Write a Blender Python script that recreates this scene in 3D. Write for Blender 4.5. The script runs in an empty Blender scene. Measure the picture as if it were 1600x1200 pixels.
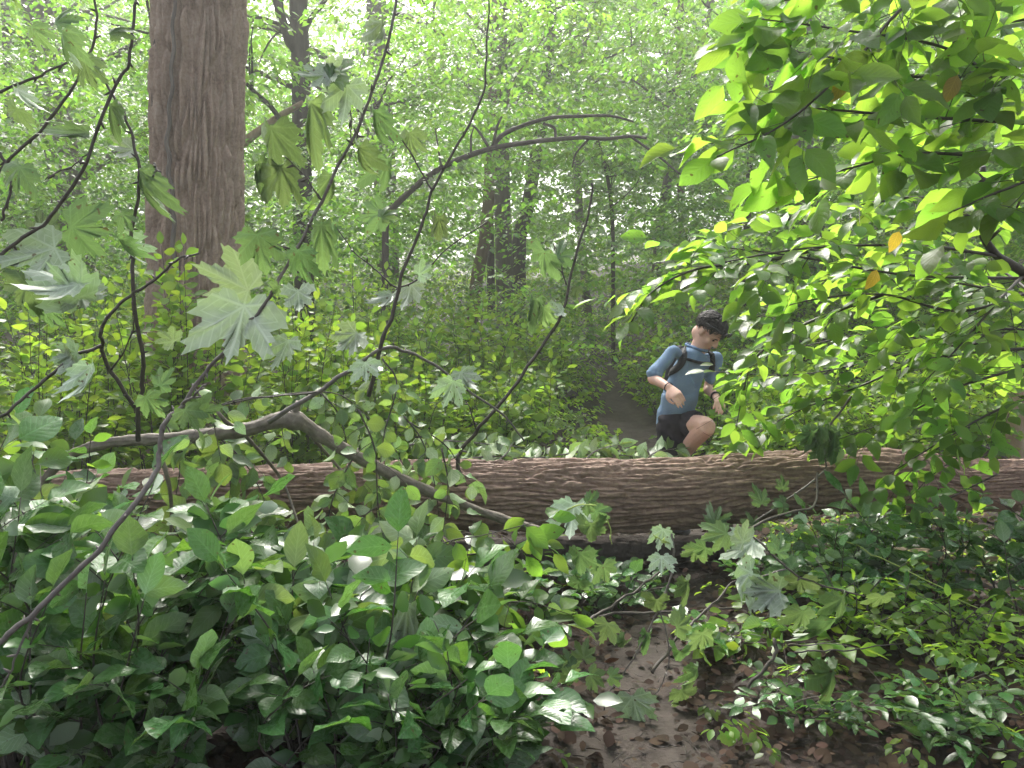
import bpy, bmesh, math, random
import numpy as np
from mathutils import Vector, Matrix, Quaternion
from mathutils.bvhtree import BVHTree

random.seed(7)
rng = np.random.default_rng(11)
scene = bpy.context.scene
COL = scene.collection

# ------------------------------------------------------------------ camera, sky, sun, exposure
CAM = np.array((0.0, 0.0, 1.40))
PITCH = math.radians(-4.757)
FPX = 1202.0
cam_data = bpy.data.cameras.new("camera")
cam_data.sensor_width = 36.0
cam_data.lens = FPX / 1600.0 * 36.0
cam_data.clip_start = 0.05
cam_data.clip_end = 600.0
cam = bpy.data.objects.new("camera", cam_data)
cam.location = CAM
cam.rotation_euler = (math.radians(90) + PITCH, 0, 0)
COL.objects.link(cam)
scene.camera = cam

SUN_EL = math.radians(47)
SUN_AZ = math.radians(-14)          # left of straight ahead: the light comes from behind the wood
world = bpy.data.worlds.new("World")
scene.world = world
world.use_nodes = True
wn = world.node_tree
bgn = wn.nodes["Background"]
sky = wn.nodes.new("ShaderNodeTexSky")
sky.sky_type = 'NISHITA'
sky.sun_disc = False
sky.sun_elevation = SUN_EL
sky.sun_rotation = SUN_AZ
sky.air_density = 1.0
sky.dust_density = 6.0
sky.ozone_density = 1.0
hsv = wn.nodes.new("ShaderNodeHueSaturation")
hsv.inputs["Saturation"].default_value = 0.45
wn.links.new(sky.outputs[0], hsv.inputs["Color"])
wn.links.new(hsv.outputs[0], bgn.inputs[0])
bgn.inputs[1].default_value = 0.15

sun_data = bpy.data.lights.new("sun", 'SUN')
sun_data.energy = 3.0
sun_data.angle = math.radians(26)
sun_data.color = (1.0, 0.96, 0.90)
sun = bpy.data.objects.new("sun", sun_data)
sdir = Vector((math.sin(SUN_AZ) * math.cos(SUN_EL), math.cos(SUN_AZ) * math.cos(SUN_EL), math.sin(SUN_EL)))
sun.rotation_euler = (-sdir).to_track_quat('-Z', 'Y').to_euler()
sun.location = sdir * 60
COL.objects.link(sun)

vs = scene.view_settings
vs.view_transform = 'Standard'
vs.look = 'None'
vs.exposure = 1.55
vs.gamma = 1.0
vs.use_curve_mapping = False
cy = scene.cycles
cy.use_denoising = True
cy.use_adaptive_sampling = True
cy.adaptive_threshold = 0.03
cy.max_bounces = 5
cy.diffuse_bounces = 2
cy.glossy_bounces = 1
cy.transmission_bounces = 3
cy.transparent_max_bounces = 4
cy.volume_bounces = 0
cy.caustics_reflective = False
cy.caustics_refractive = False
cy.sample_clamp_indirect = 6.0

# ------------------------------------------------------------------ helpers
_cp, _sp = math.cos(PITCH), math.sin(PITCH)
def P(px, py, d):
    """world point seen at photo pixel (px, py) at distance d along +Y"""
    u = (px - 800.0) / FPX
    v = (600.0 - py) / FPX
    dx, dy, dz = u, _cp - v * _sp, _sp + v * _cp
    t = d / dy
    return np.array((dx * t, d, CAM[2] + dz * t))

def to_px(p):
    x, y, z = p[0], p[1], p[2] - CAM[2]
    f = y * _cp + z * _sp
    up = -y * _sp + z * _cp
    return 800 + FPX * x / f, 600 - FPX * up / f, f

def nrm(v):
    v = np.asarray(v, float)
    return v / (np.linalg.norm(v, axis=-1, keepdims=True) + 1e-12)

def smoothstep(a, b, x):
    t = np.clip((x - a) / (b - a), 0, 1)
    return t * t * (3 - 2 * t)

def _hash(ix, iy, iz, seed):
    h = (ix.astype(np.int64) * 374761393 + iy.astype(np.int64) * 668265263 + iz.astype(np.int64) * 2147483647 + seed * 1274126177) & 0xFFFFFFFF
    h = ((h ^ (h >> 13)) * 1274126177) & 0xFFFFFFFF
    h = (h ^ (h >> 16)) & 0xFFFFFFFF
    return h / 4294967295.0

def vnoise(x, y, z, seed=0):
    x, y, z = np.broadcast_arrays(np.asarray(x, float), np.asarray(y, float), np.asarray(z, float))
    ix, iy, iz = np.floor(x), np.floor(y), np.floor(z)
    fx, fy, fz = x - ix, y - iy, z - iz
    fx, fy, fz = fx * fx * (3 - 2 * fx), fy * fy * (3 - 2 * fy), fz * fz * (3 - 2 * fz)
    r = 0
    for a in (0, 1):
        for b in (0, 1):
            for c in (0, 1):
                w = (fx if a else 1 - fx) * (fy if b else 1 - fy) * (fz if c else 1 - fz)
                r = r + w * _hash(ix + a, iy + b, iz + c, seed)
    return r * 2 - 1

def fbm(x, y, z, seed=0, octv=3):
    r, a = 0, 1.0
    for o in range(octv):
        r = r + a * vnoise(x * 2 ** o, y * 2 ** o, z * 2 ** o, seed + o)
        a *= 0.5
    return r

def new_mesh(name, verts, faces, mat=None, smooth=True, uv=None, rnd=None, mats=None, mat_idx=None):
    """verts (N,3); faces: an (M,k) int array or a list of such arrays"""
    me = bpy.data.meshes.new(name)
    verts = np.ascontiguousarray(verts, dtype=np.float32)
    fl = faces if isinstance(faces, list) else [faces]
    fl = [np.asarray(f, dtype=np.int32) for f in fl if len(f)]
    loops = np.concatenate([f.ravel() for f in fl])
    counts = np.concatenate([np.full(len(f), f.shape[1], np.int32) for f in fl])
    starts = np.concatenate([[0], np.cumsum(counts)[:-1]]).astype(np.int32)
    me.vertices.add(len(verts)); me.vertices.foreach_set("co", verts.ravel())
    me.loops.add(len(loops)); me.loops.foreach_set("vertex_index", loops)
    me.polygons.add(len(counts)); me.polygons.foreach_set("loop_start", starts); me.polygons.foreach_set("loop_total", counts)
    if mat_idx is not None:
        me.polygons.foreach_set("material_index", np.asarray(mat_idx, np.int32))
    me.update(calc_edges=True)
    if smooth:
        me.polygons.foreach_set("use_smooth", np.ones(len(counts), bool))
    if uv is not None:
        l = me.uv_layers.new(name="uv")
        l.data.foreach_set("uv", np.asarray(uv, np.float32)[loops].ravel())
    if rnd is not None:
        a = me.attributes.new("rnd", 'FLOAT', 'POINT')
        a.data.foreach_set("value", np.asarray(rnd, np.float32))
    for m in (mats or ([mat] if mat else [])):
        me.materials.append(m)
    return me

def obj(name, me, parent=None):
    o = bpy.data.objects.new(name, me)
    COL.objects.link(o)
    if parent is not None:
        o.parent = parent
    return o

def thing(name, label, cat, loc=(0, 0, 0), group=None):
    o = bpy.data.objects.new(name, None)
    o.empty_display_size = 0.1
    COL.objects.link(o)
    o.location = [float(c) for c in loc]
    o["label"] = label; o["category"] = cat
    if group: o["group"] = group
    return o

def tag(o, label, cat, group=None):
    o["label"] = label; o["category"] = cat
    if group: o["group"] = group
    return o

class Geo:
    """collects raw geometry that becomes one mesh"""
    def __init__(s): s.v, s.f, s.n, s.r = [], [], 0, []
    def add(s, v, f, r=0.5):
        v = np.asarray(v, float); s.v.append(v); s.r.append(np.full(len(v), r))
        for a in (f if isinstance(f, list) else [f]):
            s.f.append(np.asarray(a, np.int64) + s.n)
        s.n += len(v)
    def mesh(s, name, mat, off=None, smooth=True):
        v = np.concatenate(s.v)
        if off is not None: v = v - np.asarray(off)
        return new_mesh(name, v, s.f, mat, smooth, rnd=np.concatenate(s.r))

def catmull(pts, n=6):
    p = np.asarray(pts, float)
    if len(p) < 3: 
        t = np.linspace(0, 1, n + 1)[:, None]
        return p[0] * (1 - t) + p[-1] * t
    p = np.vstack([2 * p[0] - p[1], p, 2 * p[-1] - p[-2]])
    out = []
    for i in range(1, len(p) - 2):
        for k in range(n):
            t = k / n
            a, b, c, d = p[i - 1], p[i], p[i + 1], p[i + 2]
            out.append(0.5 * ((2 * b) + (-a + c) * t + (2 * a - 5 * b + 4 * c - d) * t * t + (-a + 3 * b - 3 * c + d) * t ** 3))
    out.append(p[-2])
    return np.array(out)

def tube(pts, rad, seg=6, cap=True, wob=0.0):
    p = np.asarray(pts, float); n = len(p)
    r = np.broadcast_to(np.asarray(rad, float), (n,)) if np.ndim(rad) else np.full(n, rad)
    t = nrm(np.gradient(p, axis=0))
    ref = np.array((0, 0, 1.0)) if abs(t[0][2]) < 0.9 else np.array((1.0, 0, 0))
    a = nrm(np.cross(t[0], ref)); A = []
    for i in range(n):
        a = nrm(a - t[i] * np.dot(a, t[i])); A.append(a)
    A = np.array(A); B = np.cross(t, A)
    th = np.linspace(0, 2 * np.pi, seg, endpoint=False)
    rr = r[:, None] * np.ones(seg)[None]
    if wob: rr = rr * (1 + wob * rng.normal(size=rr.shape))
    v = p[:, None] + rr[..., None] * (np.cos(th)[None, :, None] * A[:, None] + np.sin(th)[None, :, None] * B[:, None])
    v = v.reshape(-1, 3)
    i, j = np.meshgrid(np.arange(n - 1), np.arange(seg), indexing='ij')
    q = np.stack([i * seg + j, i * seg + (j + 1) % seg, (i + 1) * seg + (j + 1) % seg, (i + 1) * seg + j], -1).reshape(-1, 4)
    if not cap: return v, [q]
    v = np.vstack([v, p[0], p[-1]])
    k = np.arange(seg)
    c0 = np.stack([np.full(seg, n * seg), (k + 1) % seg, k], -1)
    c1 = np.stack([np.full(seg, n * seg + 1), (n - 1) * seg + k, (n - 1) * seg + (k + 1) % seg], -1)
    return v, [q, np.vstack([c0, c1])]

# ------------------------------------------------------------------ materials
def mat_new(name):
    m = bpy.data.materials.new(name); m.use_nodes = True
    nt = m.node_tree
    for n in list(nt.nodes): nt.nodes.remove(n)
    out = nt.nodes.new("ShaderNodeOutputMaterial")
    return m, nt, out

def N(nt, kind, **kw):
    n = nt.nodes.new(kind)
    for k, v in kw.items():
        if k.startswith("i_"): n.inputs[k[2:]].default_value = v
        else: setattr(n, k, v)
    return n

def M(nt, op, a, b=None, c=None, clamp=False):
    n = nt.nodes.new("ShaderNodeMath"); n.operation = op; n.use_clamp = clamp
    for i, x in enumerate((a, b, c)):
        if x is None: continue
        if isinstance(x, (int, float)): n.inputs[i].default_value = x
        else: nt.links.new(x, n.inputs[i])
    return n.outputs[0]

def MIX(nt, f, a, b, blend='MIX'):
    n = nt.nodes.new("ShaderNodeMix"); n.data_type = 'RGBA'; n.blend_type = blend
    for s, x in ((n.inputs[0], f), (n.inputs[6], a), (n.inputs[7], b)):
        if isinstance(x, (int, float)): s.default_value = x
        elif isinstance(x, (tuple, list)): s.default_value = (*x[:3], 1)
        else: nt.links.new(x, s)
    return n.outputs[2]

def RAMP(nt, f, stops):
    n = nt.nodes.new("ShaderNodeValToRGB")
    while len(n.color_ramp.elements) < len(stops): n.color_ramp.elements.new(0.5)
    for e, (p, c) in zip(n.color_ramp.elements, stops):
        e.position = p; e.color = (*c, 1)
    nt.links.new(f, n.inputs[0])
    return n.outputs[0]

def MAP(nt, x, a, b, c, d):
    n = nt.nodes.new("ShaderNodeMapRange")
    for i, val in enumerate((x, a, b, c, d)):
        if isinstance(val, (int, float)): n.inputs[i].default_value = val
        else: nt.links.new(val, n.inputs[i])
    return n.outputs[0]

def leaf_mat(name, top, under, trans, rough=0.32, tmix=0.42, src='obj', veins=None, spec=0.5, var=0.35):
    m, nt, out = mat_new(name)
    L = nt.links
    if src == 'obj':
        r = N(nt, "ShaderNodeObjectInfo").outputs["Random"]
    else:
        r = N(nt, "ShaderNodeAttribute", attribute_name="rnd").outputs["Fac"]
    back = N(nt, "ShaderNodeNewGeometry").outputs["Backfacing"]
    c = MIX(nt, back, top, under)
    # leaf to leaf variation of tone and hue
    bright = MAP(nt, r, 0, 1, 1 - var, 1 + var)
    h = N(nt, "ShaderNodeHueSaturation")
    r2 = M(nt, 'FRACT', M(nt, 'MULTIPLY', r, 17.31))
    L.new(MAP(nt, r2, 0, 1, 0.478, 0.516), h.inputs["Hue"])
    L.new(bright, h.inputs["Value"])
    tc = N(nt, "ShaderNodeTexCoord")
    if veins:
        nz = N(nt, "ShaderNodeTexNoise", i_Scale=5.0, i_Detail=2.0)
        L.new(tc.outputs["Object"], nz.inputs["Vector"])
        c = MIX(nt, MAP(nt, nz.outputs[0], 0.35, 0.7, 0.0, 0.35), c, tuple(x * 1.5 for x in top))
    tcol = trans
    if veins:
        sx = N(nt, "ShaderNodeSeparateXYZ"); L.new(tc.outputs["UV"], sx.inputs[0])
        u = M(nt, 'ABSOLUTE', M(nt, 'MULTIPLY', M(nt, 'SUBTRACT', sx.outputs[0], 0.5), 2.0))
        v = sx.outputs[1]
        if veins == 'pinnate':
            mid = MAP(nt, u, 0.02, 0.07, 1.0, 0.0)
            s = M(nt, 'FRACT', M(nt, 'SUBTRACT', M(nt, 'MULTIPLY', v, 7.5), M(nt, 'MULTIPLY', M(nt, 'POWER', u, 0.8), 2.4)))
            lat = MAP(nt, M(nt, 'ABSOLUTE', M(nt, 'SUBTRACT', s, 0.5)), 0.03, 0.12, 0.8, 0.0)
            lat = M(nt, 'MULTIPLY', lat, MAP(nt, u, 0.75, 1.0, 1.0, 0.0))
            vm = M(nt, 'MAXIMUM', mid, lat, clamp=True)
            pil = M(nt, 'MULTIPLY', M(nt, 'SINE', M(nt, 'MULTIPLY', s, 3.1416)), -0.6)
        else:
            ang = M(nt, 'ARCTAN2', M(nt, 'SUBTRACT', sx.outputs[0], 0.5), M(nt, 'SUBTRACT', v, 0.25))
            rad = M(nt, 'SQRT', M(nt, 'ADD', M(nt, 'POWER', M(nt, 'SUBTRACT', sx.outputs[0], 0.5), 2.0), M(nt, 'POWER', M(nt, 'SUBTRACT', v, 0.25), 2.0)))
            aa = M(nt, 'ABSOLUTE', ang)
            ds = None
            for va in (0.0, 0.84, 1.75):
                d = M(nt, 'MULTIPLY', M(nt, 'ABSOLUTE', M(nt, 'SINE', M(nt, 'SUBTRACT', aa, va))), rad)
                ds = d if ds is None else M(nt, 'MINIMUM', ds, d)
            mid = MAP(nt, ds, 0.004, 0.013, 1.0, 0.0)
            s = M(nt, 'FRACT', M(nt, 'SUBTRACT', M(nt, 'MULTIPLY', rad, 16.0), M(nt, 'MULTIPLY', ds, 16.0)))
            lat = MAP(nt, M(nt, 'ABSOLUTE', M(nt, 'SUBTRACT', s, 0.5)), 0.03, 0.13, 0.6, 0.0)
            vm = M(nt, 'MAXIMUM', mid, lat, clamp=True)
            pil = M(nt, 'MULTIPLY', M(nt, 'SINE', M(nt, 'MULTIPLY', s, 3.1416)), -0.5)
        light = tuple(min(1, x * 2.0 + 0.03) for x in top)
        c = MIX(nt, M(nt, 'MULTIPLY', vm, 0.75), c, MIX(nt, back, light, tuple(min(1, x * 1.35 + .05) for x in under)))
        tcol = MIX(nt, M(nt, 'MULTIPLY', vm, 0.2), trans, tuple(x * 0.55 for x in trans))
        bump_h = M(nt, 'ADD', M(nt, 'ADD', M(nt, 'MULTIPLY', vm, -0.8), pil), M(nt, 'MULTIPLY', nz.outputs[0], 0.5))
    if veins:
        sp = N(nt, "ShaderNodeTexNoise", i_Scale=7.0, i_Detail=1.0)
        av = N(nt, "ShaderNodeVectorMath", operation='ADD'); cb = N(nt, "ShaderNodeCombineXYZ"); L.new(M(nt, 'MULTIPLY', r, 40.0), cb.inputs[0])
        L.new(tc.outputs["Object"], av.inputs[0]); L.new(cb.outputs[0], av.inputs[1]); L.new(av.outputs[0], sp.inputs["Vector"])
        dm = M(nt, 'MULTIPLY', MAP(nt, sp.outputs[0], 0.68, 0.73, 0.0, 0.85), M(nt, 'GREATER_THAN', r2, 0.55))
        c = MIX(nt, dm, c, (0.10, 0.065, 0.025)); tcol = MIX(nt, dm, tcol, (0.10, 0.06, 0.02))
    L.new(c, h.inputs["Color"])
    bs = N(nt, "ShaderNodeBsdfPrincipled")
    L.new(h.outputs[0], bs.inputs["Base Color"])
    bs.inputs["Specular IOR Level"].default_value = spec
    if veins: L.new(MAP(nt, nz.outputs[0], 0.3, 0.7, rough - 0.07, rough + 0.16), bs.inputs["Roughness"])
    else: bs.inputs["Roughness"].default_value = rough
    tr = N(nt, "ShaderNodeBsdfTranslucent")
    h2 = N(nt, "ShaderNodeHueSaturation")
    if isinstance(tcol, tuple): h2.inputs["Color"].default_value = (*tcol, 1)
    else: L.new(tcol, h2.inputs["Color"])
    L.new(bright, h2.inputs["Value"])
    L.new(MAP(nt, r2, 0, 1, 0.482, 0.514), h2.inputs["Hue"])
    L.new(h2.outputs[0], tr.inputs["Color"])
    if veins:
        bp = N(nt, "ShaderNodeBump", i_Strength=0.2, i_Distance=0.002)
        L.new(bump_h, bp.inputs["Height"]); L.new(bp.outputs[0], bs.inputs["Normal"]); L.new(bp.outputs[0], tr.inputs["Normal"])
    mx = N(nt, "ShaderNodeMixShader"); mx.inputs[0].default_value = tmix
    L.new(bs.outputs[0], mx.inputs[1]); L.new(tr.outputs[0], mx.inputs[2]); L.new(mx.outputs[0], out.inputs[0])
    return m

def rough_mat(name, stops, scale=20.0, rough=0.85, bump=0.4, dist=0.004, stretch=(1, 1, 1), detail=6.0, spec=0.3, rough_var=0.1):
    m, nt, out = mat_new(name); L = nt.links
    tc = N(nt, "ShaderNodeTexCoord"); mp = N(nt, "ShaderNodeMapping"); mp.inputs["Scale"].default_value = stretch
    L.new(tc.outputs["Object"], mp.inputs["Vector"])
    nz = N(nt, "ShaderNodeTexNoise", i_Scale=scale, i_Detail=detail, i_Roughness=0.62)
    L.new(mp.outputs[0], nz.inputs["Vector"])
    n2 = N(nt, "ShaderNodeTexNoise", i_Scale=scale * 0.13, i_Detail=3.0)
    L.new(mp.outputs[0], n2.inputs["Vector"])
    f = M(nt, 'ADD', M(nt, 'MULTIPLY', nz.outputs[0], 0.6), M(nt, 'MULTIPLY', n2.outputs[0], 0.4))
    c = RAMP(nt, f, stops)
    bs = N(nt, "ShaderNodeBsdfPrincipled")
    L.new(c, bs.inputs["Base Color"])
    L.new(MAP(nt, n2.outputs[0], 0.3, 0.7, rough - rough_var, rough + rough_var), bs.inputs["Roughness"])
    bs.inputs["Specular IOR Level"].default_value = spec
    bp = N(nt, "ShaderNodeBump", i_Strength=bump, i_Distance=dist)
    L.new(nz.outputs[0], bp.inputs["Height"]); L.new(bp.outputs[0], bs.inputs["Normal"])
    L.new(bs.outputs[0], out.inputs[0])
    return m

def plain_mat(name, col, rough=0.6, spec=0.4, noise=0.15, scale=60.0, bump=0.0, sss=0.0):
    m, nt, out = mat_new(name); L = nt.links
    tc = N(nt, "ShaderNodeTexCoord"); nz = N(nt, "ShaderNodeTexNoise", i_Scale=scale, i_Detail=4.0)
    L.new(tc.outputs["Object"], nz.inputs["Vector"])
    c = MIX(nt, nz.outputs[0], tuple(x * (1 - noise) for x in col), tuple(min(1, x * (1 + noise)) for x in col))
    bs = N(nt, "ShaderNodeBsdfPrincipled"); L.new(c, bs.inputs["Base Color"])
    bs.inputs["Roughness"].default_value = rough; bs.inputs["Specular IOR Level"].default_value = spec
    if sss:
        bs.inputs["Subsurface Weight"].default_value = sss; bs.inputs["Subsurface Radius"].default_value = (0.012, 0.005, 0.003)
        bs.inputs["Subsurface Scale"].default_value = 0.5
    if bump:
        bp = N(nt, "ShaderNodeBump", i_Strength=bump, i_Distance=0.003)
        L.new(nz.outputs[0], bp.inputs["Height"]); L.new(bp.outputs[0], bs.inputs["Normal"])
    L.new(bs.outputs[0], out.inputs[0])
    return m

# greens: top of the blade, underside, light coming through
G_DARK = ((0.050, 0.124, 0.036), (0.30, 0.39, 0.27), (0.14, 0.33, 0.03))
G_BRIGHT = ((0.060, 0.135, 0.022), (0.12, 0.21, 0.07), (0.30, 0.53, 0.05))
G_MAPLE = ((0.060, 0.118, 0.038), (0.46, 0.52, 0.42), (0.21, 0.34, 0.09))
G_WOOD = ((0.058, 0.140, 0.026), (0.12, 0.21, 0.07), (0.30, 0.58, 0.06))
MATS = {
    'shrub': leaf_mat('glossy_shrub_leaf', *G_DARK, rough=0.24, tmix=0.30, veins='pinnate', spec=0.6),
    'shrub_m': leaf_mat('glossy_shrub_leaf_mass', *G_DARK, rough=0.26, tmix=0.30, src='attr', spec=0.6),
    'back': leaf_mat('backlit_leaf', *G_BRIGHT, rough=0.34, tmix=0.58, veins='pinnate'),
    'back_m': leaf_mat('backlit_leaf_mass', *G_BRIGHT, rough=0.36, tmix=0.58, src='attr'),
    'pale': leaf_mat('pale_leaf', (0.07, 0.13, 0.045), (0.38, 0.49, 0.28), (0.26, 0.42, 0.06), rough=0.36, tmix=0.33, veins='pinnate'),
    'maple': leaf_mat('maple_leaf', *G_MAPLE, rough=0.38, tmix=0.32, veins='palmate'),
    'yellow': leaf_mat('yellowed_leaf', (0.42, 0.30, 0.03), (0.45, 0.36, 0.10), (0.6, 0.42, 0.04), rough=0.45, tmix=0.4, veins='pinnate'),
    'brush': leaf_mat('brush_leaf', (0.080, 0.165, 0.018), (0.15, 0.25, 0.07), (0.46, 0.72, 0.05), rough=0.36, tmix=0.45, veins='pinnate'),
    'brush_m': leaf_mat('brush_leaf_mass', (0.080, 0.165, 0.018), (0.15, 0.25, 0.07), (0.46, 0.72, 0.05), rough=0.38, tmix=0.45, src='attr'),
    'wood_m': leaf_mat('woodland_leaf_mass', *G_WOOD, rough=0.36, tmix=0.48, src='attr', var=0.5),
    'dead_m': leaf_mat('dead_leaf_mass', (0.052, 0.033, 0.022), (0.076, 0.050, 0.035), (0.05, 0.026, 0.012), rough=0.8, tmix=0.12, src='attr', var=0.6, spec=0.15),
    'petiole': plain_mat('petiole', (0.33, 0.42, 0.10), 0.45),
    'twig': rough_mat('twig_bark', [(0.3, (0.030, 0.024, 0.020)), (0.7, (0.085, 0.070, 0.058))], 60, 0.6, 0.3, 0.002, spec=0.4),
    'greytwig': rough_mat('grey_twig_bark', [(0.3, (0.085, 0.072, 0.066)), (0.7, (0.20, 0.175, 0.16))], 50, 0.55, 0.4, 0.002, spec=0.4),
    'limb': rough_mat('smooth_limb_bark', [(0.3, (0.085, 0.070, 0.056)), (0.55, (0.19, 0.16, 0.128)), (0.75, (0.32, 0.28, 0.23))], 34, 0.6, 0.6, 0.004, spec=0.35),
    'dark_trunk': rough_mat('dark_trunk_bark', [(0.3, (0.035, 0.028, 0.024)), (0.7, (0.12, 0.10, 0.085))], 14, 0.85, 0.9, 0.02, (1, 1, 0.2)),
    'brown_trunk': rough_mat('brown_trunk_bark', [(0.3, (0.10, 0.065, 0.045)), (0.7, (0.24, 0.17, 0.125))], 14, 0.85, 0.8, 0.02, (1, 1, 0.2)),
    'grey_trunk': rough_mat('grey_trunk_bark', [(0.3, (0.07, 0.06, 0.05)), (0.7, (0.21, 0.18, 0.155))], 12, 0.85, 0.9, 0.02, (1, 1, 0.2)),
    'dead_wood': rough_mat('dead_wood', [(0.3, (0.17, 0.11, 0.07)), (0.5, (0.33, 0.24, 0.17)), (0.7, (0.50, 0.41, 0.32))], 16, 0.85, 0.9, 0.01, (1, 1, 0.25)),
    'big_bark': rough_mat('furrowed_bark', [(0.32, (0.19, 0.132, 0.098)), (0.5, (0.32, 0.235, 0.178)), (0.7, (0.42, 0.335, 0.268))], 45, 0.85, 0.55, 0.004),
    'log_bark': rough_mat('wet_log_bark', [(0.32, (0.125, 0.078, 0.057)), (0.5, (0.22, 0.145, 0.108)), (0.7, (0.33, 0.235, 0.182))], 42, 0.72, 0.6, 0.004, spec=0.35),
    'end_wood': rough_mat('log_end_wood', [(0.3, (0.30, 0.19, 0.10)), (0.7, (0.50, 0.36, 0.22))], 25, 0.8, 0.4, 0.003),
    'soil': rough_mat('forest_soil', [(0.3, (0.015, 0.010, 0.007)), (0.5, (0.035, 0.023, 0.017)), (0.7, (0.07, 0.048, 0.036))], 13, 0.75, 0.9, 0.03, detail=9.0, spec=0.4),
    'mud': rough_mat('trodden_mud', [(0.32, (0.038, 0.030, 0.025)), (0.5, (0.074, 0.060, 0.051)), (0.7, (0.12, 0.101, 0.088))], 9, 0.82, 0.9, 0.03, detail=9.0, spec=0.2, rough_var=0.12),
}
# ------------------------------------------------------------------ ground and trail
PATH = catmull([(0.25, 0.6), (0.33, 1.8), (0.50, 2.8), (0.72, 3.8), (0.98, 4.8), (1.20, 6.0), (1.32, 7.4), (1.34, 9.2), (1.35, 11.5), (1.75, 14.5), (3.3, 19), (6.8, 27), (12, 40)], 5)
PATHW = np.interp(PATH[:, 1], [0, 3, 4.8, 8, 10.5, 12.5, 40], [0.15, 0.15, 0.32, 0.23, 0.12, -0.16, -0.16])
def path_dist(x, y):
    cx = np.interp(y, PATH[:, 1], PATH[:, 0])
    return np.abs(x - cx) - np.interp(y, PATH[:, 1], PATHW)

def ground_z(x, y):
    x = np.asarray(x, float); y = np.asarray(y, float)
    z = 0.085 * np.maximum(0, y - 5.2) * smoothstep(4.5, 11, y)
    z = z + 0.14 * np.maximum(0, x - 2.6) * smoothstep(5, 9, y) + 0.05 * np.maximum(0, x - 1.8)
    z = z + 0.06 * np.maximum(0, -x - 2.0) * smoothstep(6, 12, y)
    z = z + 0.05 * vnoise(x * 0.6, y * 0.6, 0, 3) + 0.022 * vnoise(x * 2.1, y * 2.1, 0, 4)
    d = path_dist(x, y)
    z = z - 0.05 * smoothstep(0.35, -0.1, d)
    return z

def sheet(xs, ys, zoff=0.0, micro=0.0):
    X, Y = np.meshgrid(xs, ys)
    Z = ground_z(X, Y) + zoff
    if micro: Z = Z + micro * fbm(X * 9, Y * 9, 0, 9, 3)
    v = np.stack([X, Y, Z], -1).reshape(-1, 3)
    ny, nx = X.shape
    i, j = np.meshgrid(np.arange(ny - 1), np.arange(nx - 1), indexing='ij')
    f = np.stack([i * nx + j, i * nx + j + 1, (i + 1) * nx + j + 1, (i + 1) * nx + j], -1).reshape(-1, 4)
    return v, f
xs = np.concatenate([np.linspace(-150, -5, 40)[:-1], np.linspace(-5, 6, 120), np.linspace(6, 150, 40)[1:]])
ys = np.concatenate([np.linspace(-12, 1.5, 16)[:-1], np.linspace(1.5, 9, 100), np.linspace(9, 40, 70)[1:], np.linspace(40, 220, 40)[1:]])
v, f = sheet(xs, ys, 0, 0.010)
g = obj('ground', new_mesh('ground', v, f, MATS['soil'])); g["kind"] = "structure"
# the trail: a strip that follows the ground, its sides dipping into it
n = len(PATH); pv = []
PT = catmull([(p[0], p[1]) for p in PATH], 4)
for p in PT:
    w = np.interp(p[1], PATH[:, 1], PATHW)
    for k in np.linspace(-1, 1, 13):
        e = 1.0 + 0.25 * float(vnoise(p[1] * 2.1, k, 0, 21))
        x = p[0] + k * max(0.0, w + 0.16) * e
        z = float(ground_z(x, p[1])) + 0.022 * (1 - abs(k) ** 4) - 0.012 + 0.012 * float(fbm(x * 5, p[1] * 5, 0, 12, 3)) 
        pv.append((x, p[1], z))
pv = np.array(pv); m_ = len(PT)
i, j = np.meshgrid(np.arange(m_ - 1), np.arange(12), indexing='ij')
pf = np.stack([i * 13 + j, i * 13 + j + 1, (i + 1) * 13 + j + 1, (i + 1) * 13 + j], -1).reshape(-1, 4)
g = obj('path', new_mesh('path', pv, pf, MATS['mud'])); g["kind"] = "structure"

# ------------------------------------------------------------------ bark relief
def bark(U, V, C, cu, cv, seed, warp=0.35, soft=0.26):
    """height 0..1 of long interlacing plates; U runs along the stem, V round it (circumference C)"""
    nv = max(4, int(round(C / cv)))
    a = V / C * 2 * np.pi
    R = C / (2 * np.pi)
    wx, wy = np.cos(a) * R, np.sin(a) * R
    gu = U / cu + 0.5 * fbm(U * 3.0 / cu * 0.3, wx * 9, wy * 9, seed, 2)
    gv = V / C * nv + warp * fbm(U / cu * 0.9, wx * 12, wy * 12, seed + 5, 2) * 1.6
    iu, iv = np.floor(gu), np.floor(gv)
    f1 = np.full(U.shape, 9.0); f2 = np.full(U.shape, 9.0); idh = np.zeros(U.shape); dun = np.zeros(U.shape)
    for du in (-2, -1, 0, 1, 2):
        for dv in (-1, 0, 1):
            cu_, cv_ = iu + du, iv + dv
            cvm = np.mod(cv_, nv)
            ju = _hash(cu_, cvm, cu_ * 0, seed + 1); jv = _hash(cu_, cvm, cu_ * 0, seed + 2)
            px_ = cu_ + 0.5 + 0.9 * (ju - 0.5) + 0.5 * np.mod(cvm, 2); py_ = cv_ + 0.5 + 0.75 * (jv - 0.5)
            d = np.sqrt((gu - px_) ** 2 + (gv - py_) ** 2)
            near = d < f1
            f2 = np.where(near, f1, np.minimum(f2, d)); idh = np.where(near, _hash(cu_, cvm, cu_ * 0, seed + 3), idh)
            dun = np.where(near, gu - px_, dun)
            f1 = np.minimum(f1, d)
    e = f2 - f1
    h = smoothstep(0.0, soft, e) * (0.55 + 0.40 * idh + 0.30 * np.clip(dun, -.6, .6) * np.where(idh > .5, 1, -1))
    return h

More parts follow.
